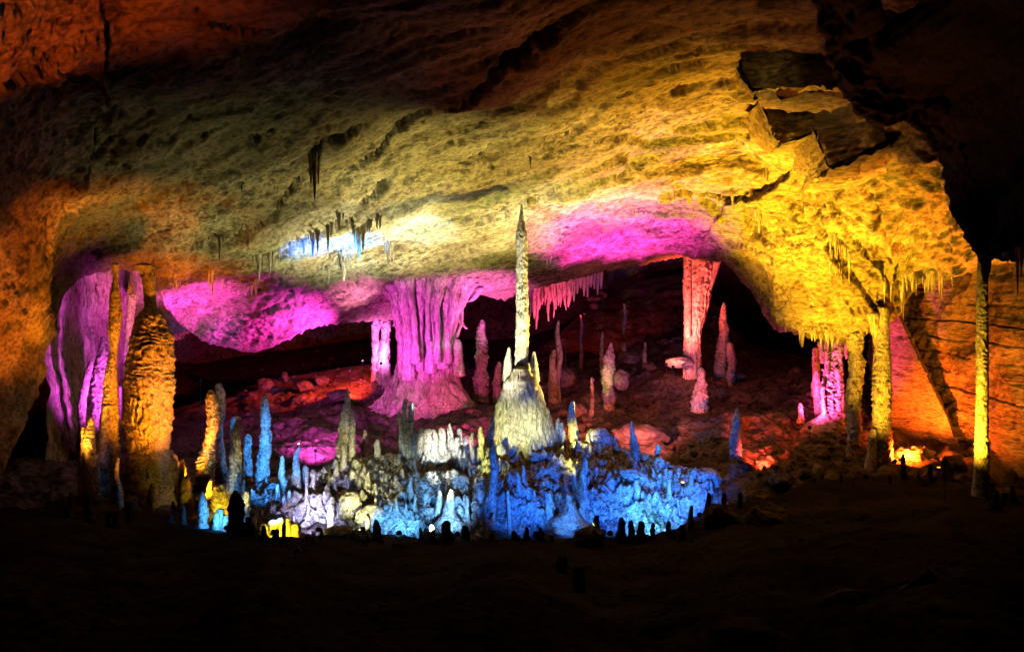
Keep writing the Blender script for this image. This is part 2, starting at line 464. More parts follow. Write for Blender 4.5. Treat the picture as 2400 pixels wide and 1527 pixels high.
def seg_dist(px, py, line):
    line = np.array(line, float)
    best = np.full(px.shape, 1e9)
    sgn = np.zeros(px.shape)
    for a, b in zip(line[:-1], line[1:]):
        d = b - a
        t = np.clip(((px - a[0]) * d[0] + (py - a[1]) * d[1]) / (d @ d), 0, 1)
        qx, qy = px - a[0] - t * d[0], py - a[1] - t * d[1]
        r = np.hypot(qx, qy)
        s = np.sign(d[0] * qy - d[1] * qx)
        m = r < best
        best = np.where(m, r, best)
        sgn = np.where(m, s, sgn)
    return best, sgn

# bedding ledges (a crack with the rock below it standing proud): line, crack depth, ledge height, reach
LEDGES = [
    ([(440, 572), (520, 556), (580, 520), (620, 503), (700, 440), (735, 400)], 0.5, 0.5, 45),
    ([(575, 603), (650, 594), (690, 560), (760, 530), (810, 510), (860, 470), (905, 430)], 0.5, 0.6, 45),
    ([(760, 640), (830, 560), (900, 500), (960, 470)], 0.3, 0.4, 40),
    ([(690, 400), (760, 330), (860, 300)], 0.3, 0.3, 30),
    ([(860, 395), (900, 365), (940, 318), (1010, 270), (1080, 235), (1180, 165), (1300, 110)], 0.5, 0.5, 60),
    ([(1020, 440), (1090, 395), (1140, 372), (1200, 345), (1260, 300), (1330, 215), (1380, 170)], 0.6, -0.9, 40),
    ([(1110, 380), (1150, 405)], 0.4, 0.0, 20),
    ([(960, 530), (1060, 515), (1160, 500), (1225, 470), (1330, 430), (1440, 400), (1560, 370)], 0.3, 0.5, 50),
    ([(1560, 440), (1600, 425), (1680, 470), (1760, 460), (1850, 400)], 0.5, 0.7, 40),
    ([(1450, 300), (1560, 250), (1700, 190)], 0.3, 0.2, 40),
    ([(240, 60), (248, 110), (236, 150), (258, 200), (250, 270), (225, 320), (214, 370)], 0.7, 0.7, 60),
    ([(500, 30), (540, 66), (640, 72), (720, 70), (820, 66)], 0.6, 0.3, 40),
    ([(530, 85), (535, 120), (600, 125)], 0.3, 0.0, 30),
    ([(100, 112), (130, 120), (143, 150), (135, 168)], 0.4, 0.3, 25),
    ([(0, 170), (80, 120), (130, 70)], 0.4, 0.6, 50),
    ([(210, 380), (160, 450), (140, 540)], 0.4, 0.4, 50),
    ([(500, 735), (580, 735), (640, 722), (725, 710)], 0.5, 0.3, 30),
    ([(340, 635), (370, 612), (430, 605), (460, 590)], 0.4, 0.4, 30),
    ([(1930, 480), (1960, 560), (2010, 640), (2050, 720)], 0.5, 0.5, 40),
    ([(2040, 440), (2100, 520), (2150, 590)], 0.4, 0.5, 50),
    ([(1960, 450), (2000, 520), (2060, 610), (2090, 690)], 0.3, 0.4, 30),
    ([(1650, 560), (1700, 470), (1760, 450)], 0.3, 0.5, 40),
    ([(1740, 480), (1750, 560), (1820, 560)], 0.3, 0.6, 30),
]

def build_ceiling():
    us = np.concatenate([np.arange(-500, -100, 10), np.arange(-100, 2350, 3.6), np.arange(2350, 2800, 9)])
    nv = 330
    v = np.linspace(0, 1, nv)[:, None]
    lip = ceil_lip(us)[None]
    jit = (perlin(np.stack([us / 23.0, us * 0, us * 0], -1), 3) * 7 + perlin(np.stack([us / 9.0, us * 0, us * 0 + 4], -1), 3) * 4)[None]
    top = -300.0
    py = top + (lip + jit - top) * (v ** 0.9)
    px = np.broadcast_to(us[None], py.shape).copy()
    Y = ceilY(px, py)
    G = Pv(px, py, Y)
    n = normals(G)
    flip = np.sign(((np.array([0, 0, CAMZ]) - G) * n).sum(-1, keepdims=True))
    n = n * np.where(flip == 0, 1, flip)
    edge = 1 - smooth(py - lip, -26, -4)            # keep the lip where it is
    # broad undulation, bedding streaks, pits
    q = G.copy()
    d = 1.1 * fbm(q * [0.07, 0.10, 0.10], 3, 1)
    ca, sa = math.cos(0.61), math.sin(0.61)
    bx, by = q[..., 0] * ca - q[..., 1] * sa, q[..., 0] * sa + q[..., 1] * ca
    qs = np.stack([bx * 0.045, by * 0.20, q[..., 2] * 0.25], -1)
    st = fbm(qs, 3, 9, 0.5) * 3.4 + 0.10 * fbm(q * 0.9, 3, 12)
    plate = np.floor(st) + smooth(st - np.floor(st), 0.80, 1.0)
    bt = smooth(px, 1740, 1860) * smooth(py, 400, 520)
    d += 0.46 * plate * (1 - 0.85 * bt) * (0.35 + 0.65 * smooth(px, 900, 1500))
    st2 = fbm(np.stack([bx * 0.09, by * 0.55, q[..., 2] * 0.6], -1), 4, 19, 0.55) * 3.0
    d += 0.16 * (1 - 0.8 * bt) * (np.floor(st2) + smooth(st2 - np.floor(st2), 0.7, 1.0))
    patch = smooth(fbm(q * 0.11, 2, 40), -0.15, 0.25)
    d += patch * (0.15 * fbm(np.stack([bx * 0.35, by * 0.9, q[..., 2] * 0.9], -1), 4, 22, 0.6, 'r')) + 0.10 * fbm(q * [1.2, 2.0, 2.0], 3, 27, 0.65, 'r') - 0.22 * smooth(fbm(np.stack([bx * 0.5, by * 1.3, q[..., 2] * 1.3], -1), 3, 33, 0.6), 0.22, 0.42)
    # crusty, stalactite-studded middle band
    rough_band = smooth(py, 330, 470) * smooth(-px, -1150, -800) * smooth(px, 100, 300)
    d += 0.30 * rough_band * fbm(q * [0.9, 0.9, 0.9], 4, 31, 0.6, 'b')
    # pocketed rough wall on the one side, dripping flutes on the buttress
    wl = smooth(-px, -330, -120) * smooth(py, 150, 520)
    d += wl * (0.45 * fbm(q * 0.3, 4, 50, 0.55) - 0.35 * smooth(fbm(q * [0.6, 0.6, 0.5], 3, 55), 0.15, 0.4))
    qf = np.stack([q[..., 0] * 0.9 + q[..., 2] * 0.35, q[..., 1] * 0.5, q[..., 2] * 0.13], -1)
    d += bt * (0.75 * fbm(qf, 4, 60, 0.55, 'r') + 0.25 * fbm(qf * [3, 3, 3], 3, 66, 0.5, 'r'))
    bt2 = smooth(px, 2020, 2090)
    d += bt2 * 0.5 * fbm(np.stack([q[..., 0] * 0.3 - q[..., 2] * 0.3, q[..., 1] * 0.3, q[..., 2] * 1.4 + q[..., 0] * 0.5], -1), 4, 70, 0.55, 'r')
    for line, dep, hgt, reach in LEDGES:
        wob = 6 * perlin(np.stack([px / 30, py / 30, px * 0], -1), 80) + 3 * perlin(np.stack([px / 9, py / 9, px * 0], -1), 81)
        r, s = seg_dist(px + wob, py + wob, line)
        d += -0.85 * dep * np.exp(-(r / 3.3) ** 2)
        d += 0.7 * hgt * np.where(s > 0, np.exp(-r / reach) * smooth(r, 0, 5), 0)
    G = G + n * (d * (0.25 + 0.75 * edge))[..., None]
    # the lip rolls under and back
    rows = [G]
    last_px, last_py, last_Y = px[-1], py[-1], Y[-1]
    for k, (dy, dY) in enumerate([(-3, 0.8), (-12, 2.0), (-35, 4.5), (-70, 9), (-110, 16), (-150, 26)]):
        yy = last_Y + dY
        base = Pv(last_px, last_py, last_Y)
        R = base.copy()
        R[:, 1] += dY
        R[:, 0] *= (last_Y + dY) / last_Y
        R[:, 2] += -dy * last_Y / F * 1.0
        R += 0.25 * perlin(R * 0.6, 7)[:, None] * [0.3, 0.3, 1]
        rows.append(R[None])
    return np.concatenate(rows, 0)
sheet('cave_ceiling', build_ceiling(), M_ceil, 'ceil')

# far slope of fallen rock
slopeY = TPS([(-150, 1190, 41), (-150, 1050, 52), (100, 1180, 44), (200, 1150, 47), (300, 1170, 45), (400, 1185, 43.5), (500, 1160, 47), (350, 1060, 58), (350, 980, 72), (100, 1000, 60),
              (500, 1020, 66), (480, 940, 82), (600, 900, 86), (700, 880, 88), (870, 858, 86), (900, 960, 72), (700, 1000, 67), (700, 1100, 56), (800, 1060, 59), (800, 1200, 47),
              (1000, 1120, 56), (1100, 1000, 66), (1000, 880, 82), (1100, 890, 83), (1200, 882, 84), (1200, 1150, 54), (1300, 960, 67), (1300, 870, 84), (1250, 840, 92), (1400, 800, 96), (1500, 700, 108),
              (1350, 750, 104), (1600, 835, 80), (1600, 640, 112), (1600, 950, 65), (1600, 1060, 55.5), (1400, 1100, 55), (1400, 980, 64), (1750, 1130, 48.5), (1750, 1200, 45), (1750, 1000, 58), (1750, 900, 71), (1750, 820, 86), (1900, 1000, 57.5), (1900, 1100, 50),
              (1900, 900, 68), (1850, 830, 84), (2000, 1060, 53), (2000, 940, 63), (2100, 1120, 49), (2100, 1050, 55), (2250, 1120, 48), (2400, 1150, 46), (2400, 1040, 54), (2000, 1180, 46), (2400, 1220, 43), (1400, 1250, 48)])
slope_top = curve([(50, 1040), (350, 985), (480, 935), (600, 902), (640, 886), (700, 878), (870, 852), (1000, 858), (1150, 868), (1240, 838), (1300, 792),
                   (1350, 745), (1420, 700), (1500, 655), (1600, 640), (1690, 720), (1750, 800), (1800, 818), (1900, 838), (2000, 870), (2100, 950), (2250, 1020), (2450, 1030)])
def build_slope():
    us = np.arange(-200, 2440, 5.0)
    nv = 150
    v = np.linspace(0, 1, nv)[:, None]
    bot = np.interp(us, [0, 400, 600, 1500, 1800, 2450], [1225, 1225, 1280, 1290, 1230, 1230])[None]
    py = bot + (slope_top(us)[None] - bot) * v ** 0.85
    px = np.broadcast_to(us[None], py.shape)
    Y = slopeY(px, py)
    G = Pv(px, py, Y)
    n = normals(G)
    n *= np.sign(n[..., 2:3] + 1e-9)
    d = 0.9 * fbm(G * [0.16, 0.16, 0.3], 3, 101) + 0.55 * fbm(G * [0.45, 0.45, 0.9], 4, 105, 0.55, 'b')
    d += 0.35 * fbm(G * [0.5, 0.35, 2.0], 3, 109, 0.6, 'r')
    G = G + n * (d * np.clip((1 - v) * 12, 0.15, 1))[..., None]
    rows = [G]
    for dY, dz in [(4, -0.3), (10, -0.5), (20, 0.4), (40, 3.0)]:
        R = G[-1].copy()
        R[:, 0] *= (R[:, 1] + dY) / R[:, 1]
        R[:, 1] += dY
        R[:, 2] += dz
        rows.append(R[None])
    return np.concatenate(rows, 0)
sheet('rubble_slope', build_slope(), M_slope, 'slope')

# lumpy lit mound
hillY = TPS([(550, 1290, 40), (750, 1290, 40.5), (950, 1300, 41), (1150, 1300, 41), (1350, 1300, 41), (1550, 1290, 41), (1720, 1250, 41.5),
             (590, 1200, 43), (620, 1140, 46), (680, 1130, 47), (720, 1170, 44.5), (780, 1085, 50), (790, 1160, 45.5), (850, 1120, 47.5), (900, 1068, 50.5), (950, 1180, 44), (1000, 1120, 47), (1000, 1065, 51.5), (1050, 1220, 43.2),
             (1100, 1130, 46.5), (1100, 1055, 52), (1150, 1230, 43), (1230, 1040, 53), (1230, 1120, 47), (1300, 1180, 44.5), (1350, 1040, 52), (1350, 1110, 47), (1450, 1050, 51.5), (1450, 1130, 46), (1500, 1200, 43.5), (1550, 1090, 49), (1600, 1170, 45), (1650, 1120, 48), (1690, 1150, 47), (1710, 1200, 44.5), (1400, 1240, 42.5)])
hill_top = curve([(540, 1190), (575, 1148), (600, 1128), (660, 1118), (740, 1112), (780, 1082), (830, 1072), (900, 1064), (1000, 1062), (1100, 1052), (1160, 1040), (1250, 1024), (1330, 1032),
                  (1450, 1042), (1520, 1062), (1580, 1090), (1650, 1112), (1690, 1150), (1720, 1205), (1760, 1240)])
def build_hill():
    us = np.arange(540, 1760, 2.6)
    nv = 150
    v = np.linspace(0, 1, nv)[:, None]
    bot = 1310.0
    py = bot + (hill_top(us)[None] - bot) * v ** 0.9
    px = np.broadcast_to(us[None], py.shape)
    G = Pv(px, py, hillY(px, py))
    n = normals(G)
    n *= np.sign(-n[..., 1:2] + 1e-9)
    d = 0.9 * fbm(G * 0.32, 3, 201) + 0.75 * fbm(G * 0.75, 3, 205, 0.5, 'b') + 0.5 * fbm(G * 1.9, 3, 209, 0.6, 'b')
    # terraces: horizontal shelves
    ph = G[..., 2] * 0.9 + 0.8 * fbm(G * 0.5, 3, 220)
    d += 0.35 * (np.abs((ph % 1.0) - 0.5) * 2 - 0.5)
    G = G + n * (d * np.clip((1 - v) * 14, 0.35, 1))[..., None]
    rows = [G]
    for dY, dz in [(0.8, -0.1), (2, -0.7), (4, -2.2), (7, -4.5)]:
        R = G[-1].copy()
        R[:, 1] += dY
        R[:, 2] += dz
        rows.append(R[None])
    return np.concatenate(rows, 0)
sheet('hill', build_hill(), M_hill, 'hill')

# dark ground in front, ending in a low ridge
ridge = curve([(-600, 1190), (0, 1190), (150, 1196), (300, 1196), (450, 1215), (520, 1248), (590, 1262), (740, 1256), (820, 1252), (870, 1250), (1000, 1262), (1100, 1264), (1300, 1266), (1400, 1262),
               (1480, 1256), (1580, 1246), (1630, 1216), (1680, 1186), (1740, 1180), (1850, 1156), (1900, 1128), (2000, 1118), (2080, 1114), (2230, 1116), (2290, 1146), (2340, 1168), (2400, 1172), (3000, 1200)])
groundY = TPS([(-600, 1190, 30), (0, 1190, 38), (300, 1198, 39), (520, 1248, 37), (740, 1256, 36.5), (1000, 1262, 37), (1300, 1266, 37), (1580, 1246, 38), (1740, 1180, 42), (1900, 1128, 46), (2080, 1114, 47.5), (2300, 1146, 42), (2400, 1172, 40), (3000, 1200, 34),
               (0, 1350, 21), (600, 1350, 22), (1200, 1350, 24), (1800, 1300, 28), (2200, 1280, 26), (2400, 1350, 20), (3000, 1400, 15), (-600, 1400, 15),
               (0, 1527, 12.5), (600, 1527, 12.5), (1200, 1527, 13), (1800, 1527, 13), (2400, 1527, 12.5), (-600, 1700, 8), (600, 1800, 8.5), (1200, 1800, 8.5), (2000, 1800, 8.5), (3000, 1800, 7.5)])
def build_ground():
    us = np.arange(-600, 3000, 8.0)
    nv = 150
    v = np.linspace(0, 1, nv)[:, None]
    bot = 1800.0
    jit = (perlin(np.stack([us / 31.0, us * 0, us * 0], -1), 13) * 8 + perlin(np.stack([us / 11.0, us * 0, us * 0 + 4], -1), 13) * 5)[None]
    py = bot + (ridge(us)[None] + jit - bot) * v ** 0.8
    px = np.broadcast_to(us[None], py.shape)
    G = Pv(px, py, groundY(px, py))
    d = 0.5 * fbm(G * [0.2, 0.2, 0.2], 4, 301) + 0.15 * fbm(G * 1.0, 3, 305, 0.5, 'r')
    G[..., 2] += d * np.clip((1 - v) * 6, 0.1, 1)
    rows = [G]
    for dY, dz in [(0.7, -0.15), (1.6, -0.9), (3, -1.8), (8, -2.5)]:
        R = G[-1].copy()
        R[:, 1] += dY
        R[:, 2] += dz
        rows.append(R[None])
    return np.concatenate(rows, 0)
sheet('ground', build_ground(), M_ground, 'ground')

# generic patch between polylines of (px, py, depth)
def loft(rows, nu, nv, amp, seed, freq=0.4, mode='n', flute=0.0, strata=0.0, sdir=(0.0, 0.0, 1.0)):
    R = []
    for r in rows:
        r = np.array(r, float)
        t = np.linspace(0, 1, len(r))
        T = np.linspace(0, 1, nu)
        R.append(np.stack([np.interp(T, t, r[:, k]) for k in range(3)], -1))
    R = np.array(R)
    t = np.linspace(0, 1, len(R))
    T = np.linspace(0, 1, nv)
    idx = np.clip(np.searchsorted(t, T, 'right') - 1, 0, len(R) - 2)
    w = ((T - t[idx]) / (t[idx + 1] - t[idx]))[:, None, None]
    w = w * w * (3 - 2 * w) * 0.5 + w * 0.5
    Q = R[idx] * (1 - w) + R[idx + 1] * w
    G = Pv(Q[..., 0], Q[..., 1], Q[..., 2])
    n = normals(G)
    s = np.sign(((np.array([0, 0, CAMZ]) - G) * n).sum(-1, keepdims=True))
    n = n * np.where(s == 0, 1, s)
    d = amp * fbm(G * freq, 5, seed, 0.55, mode)
    if flute:
        d = d + flute * fbm(G * [1.1, 1.1, 0.12], 4, seed + 5, 0.55, 'r')
    if strata:
        ph = (G * np.array(sdir)).sum(-1) + 0.35 * fbm(G * [0.2, 0.2, 0.5], 3, seed + 9)
        k = (ph / 1.15 + 0.25 * perlin(np.floor(ph / 1.15)[..., None] * [1.7, 0.3, 0.1] + G * 0.02, seed)) % 1.0
        present = smooth(fbm(np.stack([G[..., 0] * 0.1, G[..., 1] * 0.1, np.floor(ph / 1.15) * 3.1], -1), 2, seed + 30), -0.35, 0.1)
        d = d - strata * np.exp(-((k - 0.5) / (0.02 + 0.035 * np.abs(perlin(G * [0.25, 0.25, 0.6], seed + 44)))) ** 2) * present * (0.4 + 0.9 * smooth(perlin(G * [0.3, 0.3, 0.8], seed + 45), -0.3, 0.3))
        d = d + 0.25 * strata * perlin(np.stack([np.floor(ph / 1.15) * 1.37, G[..., 0] * 0.1, G[..., 1] * 0.1], -1), seed + 2)
    return G + n * d[..., None]

# banded wall on the lamp side
sheet('wall_right', loft([
    [(2040, 480, 66), (2150, 520, 60), (2300, 520, 54), (2440, 500, 47), (2620, 480, 38)],
    [(2050, 760, 66), (2150, 760, 60), (2300, 760, 53), (2440, 760, 47), (2620, 760, 38)],
    [(2060, 960, 65), (2150, 960, 59), (2300, 960, 53), (2440, 960, 47), (2620, 960, 38)],
    [(2070, 1160, 63), (2150, 1160, 57), (2300, 1190, 51), (2440, 1200, 46), (2620, 1220, 37)]],
    230, 260, 0.9, 401, 0.22, 'r', 0.0, 0.5, (0.16, -0.05, 1.0)), M_wall, 'wallr')

# violet alcove wall behind the columns
sheet('wall_left', loft([
    [(60, 560, 52), (140, 560, 55), (240, 590, 60), (340, 600, 66), (460, 600, 74)],
    [(90, 720, 52), (150, 690, 55), (235, 660, 60), (330, 690, 66), (460, 700, 76)],
    [(100, 850, 51.5), (135, 810, 54), (200, 760, 58), (300, 740, 68), (460, 760, 80)],
    [(100, 950, 51), (140, 930, 53), (190, 900, 56), (245, 870, 60), (300, 860, 74)],
    [(100, 1150, 50), (150, 1150, 51), (200, 1150, 53), (250, 1150, 56), (300, 1150, 66)]],
    120, 150, 0.6, 431, 0.3, 'n', 0.4), M_drape, 'walll')

# far end of the chamber, lost in the dark
sheet('back_wall', loft([
    [(-400, 300, 110), (600, 200, 125), (1400, 150, 130), (2300, 250, 115), (2900, 300, 95)],
    [(-400, 700, 105), (600, 650, 122), (1400, 620, 128), (2300, 700, 112), (2900, 700, 92)],
    [(-400, 1200, 100), (600, 1200, 118), (1400, 1200, 124), (2300, 1200, 108), (2900, 1200, 90)]],
    120, 60, 2.5, 451, 0.1, 'r'), M_back, 'back')

# overhang close by, unlit; its blackness is also painted into the rock colour
def build_overhang():
    B = [(1915, -160, 28), (1935, 40, 29), (1950, 110, 29.5), (1962, 150, 30), (1985, 205, 30), (2012, 250, 30.5), (2060, 275, 31), (2130, 268, 31), (2172, 300, 31.5), (2205, 372, 32), (2232, 455, 32.5),
         (2268, 530, 33), (2292, 585, 33.5), (2310, 612, 33.5), (2345, 596, 33), (2400, 590, 32), (2500, 596, 30), (2700, 610, 27)]
    lip = [(x + 22, y - 26, Y + 3.0) for x, y, Y in B]
    lip2 = [(x + 90, y - 90, Y + 9.0) for x, y, Y in B]
    mid = [(x + 60, y - 60, Y - 1.5) for x, y, Y in B]
    out = [(2350 + i * 25, -300 + i * 40, 20.0) for i in range(len(B))]
    return loft([lip2, lip, B, mid, out], 300, 90, 0.55, 471, 0.5, 'r')
sheet('overhang', build_overhang(), M_shade, 'over')

# ------------------------------------------------------------------ lamps (each with its housing)
def lathe(prof, n, cap=True):
    prof = np.array(prof, float)
    th = np.linspace(0, 2 * math.pi, n, endpoint=False)
    V = np.stack([prof[:, None, 0] * np.cos(th), prof[:, None, 0] * np.sin(th), np.broadcast_to(prof[:, None, 1], (len(prof), n))], -1).reshape(-1, 3)
    return V, grid_faces(len(prof), n, True)

def box_vf(c, s):
    c, s = np.array(c, float), np.array(s, float) / 2
    V = np.array([[x, y, z] for x in (-1, 1) for y in (-1, 1) for z in (-1, 1)], float) * s + c
    Fc = np.array([[0, 1, 3, 2], [4, 6, 7, 5], [0, 4, 5, 1], [2, 3, 7, 6], [0, 2, 6, 4], [1, 5, 7, 3]])
    return V, Fc

def merge(parts):
    V, Fc, n = [], [], 0
    for v, f in parts:
        V.append(v)
        Fc.append(np.asarray(f) + n)
        n += len(v)
    return np.concatenate(V), np.concatenate(Fc)

HOUSING = mesh_from('housing', *merge([lathe([(0.001, -0.26), (0.10, -0.26), (0.13, -0.22), (0.13, -0.10), (0.17, 0.0), (0.19, 0.02), (0.19, 0.05), (0.165, 0.05), (0.16, 0.015)], 16)] +
                                      [box_vf((0, 0, -0.13 - 0.03 * k), (0.30, 0.30, 0.008)) for k in range(4)]), M_metal, False)
BRACKET = mesh_from('bracket', *merge([box_vf((0.205, 0, -0.14), (0.012, 0.05, 0.34)), box_vf((-0.205, 0, -0.14), (0.012, 0.05, 0.34)), box_vf((0, 0, -0.315), (0.42, 0.07, 0.014))]), M_metal, False)
LENS = {}
def floodlight(spec, show=1.0):
    label, a, t, col, watts, cone, blend, rad = spec
    A, T = P(*a), P(*t)
    gz = ground_z(A[0], A[1], A[2] + 3)
    if gz is not None:
        A[2] = max(A[2], gz + 0.3)
    d = Vector(T - A).normalized()
    root = bpy.data.objects.new('floodlight', None)
    root.location = A
    root.rotation_euler = d.to_track_quat('Z', 'Y').to_euler()
    COL.objects.link(root)
    tag(root, label, 'floodlight', 'coloured floodlights of the cave')
    key = tuple(col)
    if key not in LENS:
        m = plain('lamp_glass', (0.5, 0.5, 0.5), 0.2, 0.0, col, 6.0)
        V, Fc = lathe([(0.001, 0.03), (0.08, 0.028), (0.158, 0.016)], 16)
        LENS[key] = mesh_from('lens', V, Fc, m)
    for nm, me in (('housing', HOUSING), ('bracket', BRACKET), ('lens', LENS[key])):
        o = bpy.data.objects.new(nm, me)
        o.parent = root
        o.scale = (0.62, 0.62, 0.62)
        COL.objects.link(o)
    if gz is not None and A[2] - gz > 0.5:          # stands on a pole with a foot plate
        h = A[2] - gz
        v1, f1 = lathe([(0.025, -h), (0.025, -0.18)], 8)
        v2, f2 = lathe([(0.001, -h + 0.02), (0.16, -h + 0.02), (0.16, -h - 0.1)], 12)
        V, Fc = merge([(v1, f1), (v2, f2)])
        R = np.array(root.rotation_euler.to_matrix())
        po = bpy.data.objects.new('pole', mesh_from('pole', V @ R, Fc, M_metal))
        po.parent = root
        COL.objects.link(po)
    ld = bpy.data.lights.new('lamp', 'SPOT')
    ld.energy = watts
    ld.color = col
    ld.spot_size = math.radians(min(cone, 175))
    ld.spot_blend = blend
    ld.shadow_soft_size = rad
    lo = bpy.data.objects.new('lamp', ld)
    lo.location = (0, 0, 0.08 + rad)
    lo.rotation_euler = (math.pi, 0, 0)      # spot shines along its -Z; the housing looks along +Z
    lo.parent = root
    COL.objects.link(lo)
    return root
for spec in LIGHTS:
    floodlight(spec)

# ------------------------------------------------------------------ dripstone builder
GR = random.Random(11)
def drip(name, prof, Y, parent=None, mat=None, nth=28, step=2.2, ring=0.16, ring_px=14, flute=0.0, nfl=18, rough=0.12, seed=0, yoff=None, flat=1.0, down=True, ground=False, tipround=True, lean=0.0, flute_range=None, ring_range=None, bend=0.0):
    """a stalagmite, column or stalactite: prof is a list of (px, py, half width in px) down its axis"""
    prof = sorted([tuple(p) for p in prof], key=lambda p: p[1])
    pr = np.array(prof, float)
    py0, py1 = pr[0, 1], pr[-1, 1]
    if ground:
        b = P(pr[-1, 0], py1, Y)
        gz = ground_z(b[0], b[1], b[2])
        if gz is not None:
            pyg = CY - (gz - 0.35 - CAMZ) * F / Y
            if pyg > py1 + 1:
                k = (pr[-1, 2] - pr[-2, 2]) / max(1, pr[-1, 1] - pr[-2, 1])
                ext = min(pyg - py1, 160)
                pr = np.vstack([pr, [pr[-1, 0], py1 + ext, pr[-1, 2] + max(0, min(k, 0.25)) * min(ext, 25)]])
                py1 = pr[-1, 1]
    n = int(np.clip((py1 - py0) / step, 8, 260))
    t = np.linspace(py0, py1, n)
    cx = np.interp(t, pr[:, 1], pr[:, 0])
    hw = np.interp(t, pr[:, 1], pr[:, 2])
    if n > 14:                                # soften the corners of the outline
        k = np.array([1, 2, 3, 2, 1], float) / 9
        hw = np.convolve(np.pad(hw, 2, 'edge'), k, 'valid')
        cx = np.convolve(np.pad(cx, 2, 'edge'), k, 'valid')
    if bend:
        cx = cx + bend * (py1 - py0) * 0.03 * (1 - (t - py0) / (py1 - py0)) * perlin(np.stack([t / max(20, (py1 - py0) * 0.4), t * 0 + seed * 1.3, t * 0], -1), seed + 21) * 2
        hw = hw * (1 + 0.24 * min(1, bend) * perlin(np.stack([t / max(7.0, hw.max() * 1.3), t * 0 + seed * 0.7, t * 0 + 5], -1), seed + 23))
    S = Pv(cx, t, np.full(n, Y))
    if yoff is not None:
        S[:, 1] += np.interp(t, [py0, py1], yoff)
    r = hw * Y / F
    th = np.linspace(0, 2 * math.pi, nth, endpoint=False)
    rng = np.random.RandomState(seed + 7)
    dirs = np.stack([np.cos(th), np.sin(th) * flat, th * 0], -1)
    base = S[:, None] + r[:, None, None] * dirs[None]
    q = base * 1.0 + seed * 3.7
    m = np.ones((n, nth))
    mean_r = max(r.max() * 0.6, 0.04)
    if ring:
        # drooping ledges, irregular in spacing and not level all round
        ph = (t - py0)[:, None] / ring_px + 0.45 * perlin(np.stack([q[..., 0] / mean_r * 2.1, q[..., 1] / mean_r * 2.1, q[..., 2] * 1.3], -1), seed + 2) + 1.3 * perlin(np.stack([q[..., 0] / mean_r * 0.9, q[..., 1] / mean_r * 0.9, q[..., 2] * 0.6], -1), seed + 3) + 1.7 * perlin(np.stack([t / ring_px * 0.28, t * 0 + seed, t * 0], -1), 4)[:, None]
        k = ph % 1.0
        saw = np.where(k < 0.78, (k / 0.78) ** 1.4, (1 - k) / 0.22) - 0.5
        amp = ring * (0.55 + 0.9 * rng.rand(400)[np.clip(np.floor(ph).astype(int), 0, 399)])
        w = 1.0
        if ring_range:
            w = smooth(t, ring_range[0] - 12, ring_range[0] + 12) * (1 - smooth(t, ring_range[1] - 12, ring_range[1] + 12))
            w = w[:, None]
        m += amp * saw * w * (0.3 + 0.95 * smooth(perlin(np.stack([q[..., 0] / mean_r * 0.8, q[..., 1] / mean_r * 0.8, q[..., 2] * 0.45], -1), seed + 31), -0.35, 0.3))
    if flute:
        a = th[None] * nfl / (2 * math.pi) + 0.7 * perlin(np.stack([np.cos(th) * 2 + 0 * t[:, None], np.sin(th) * 2 + 0 * t[:, None], t[:, None] / 60 + 0 * th], -1), seed + 5) * 2
        fl = np.abs(np.sin(a * math.pi)) ** 0.7 - 0.6
        w = 1.0
        if flute_range:
            w = (smooth(t, flute_range[0] - 15, flute_range[0] + 15) * (1 - smooth(t, flute_range[1] - 15, flute_range[1] + 15)))[:, None]
        m += flute * fl * w
    m += rough * fbm(q * (0.9 / mean_r) * np.array([1, 1, 0.8]), 3, seed + 11, 0.6)
    m += rough * 0.8 * fbm(q * (2.2 / mean_r), 2, seed + 15, 0.6, 'b')
    Vv = S[:, None] + (r[:, None] * m)[..., None] * dirs[None]
    org = S[-1] if down else S[0]
    V = Vv.reshape(-1, 3)
    faces = grid_faces(n, nth, True).tolist()
    # close the ends
    cap = [S[0] + [0, 0, 0.35 * r[0]], S[-1] - [0, 0, 0.35 * r[-1]]]
    V = np.vstack([V, cap])
    c0, c1 = n * nth, n * nth + 1
    tri = []
    for j in range(nth):
        tri.append([c0, (j + 1) % nth, j, j])
        tri.append([c1, (n - 1) * nth + j, (n - 1) * nth + (j + 1) % nth, (n - 1) * nth + (j + 1) % nth])
    V = V - org
    me = bpy.data.meshes.new(name)
    me.from_pydata(V.tolist(), [], faces + [f[:3] for f in tri])
    me.polygons.foreach_set('use_smooth', [True] * len(me.polygons))
    me.materials.append(mat or M_stal)
    me.update()
    o = bpy.data.objects.new(name, me)
    o.location = org
    COL.objects.link(o)
    if parent:
        o.parent = parent
        o.location = Vector(org) - parent.location
    return o

def empty(name, loc, label, cat, group=None):
    o = bpy.data.objects.new(name, None)
    o.location = Vector(loc)
    COL.objects.link(o)
    return tag(o, label, cat, group)

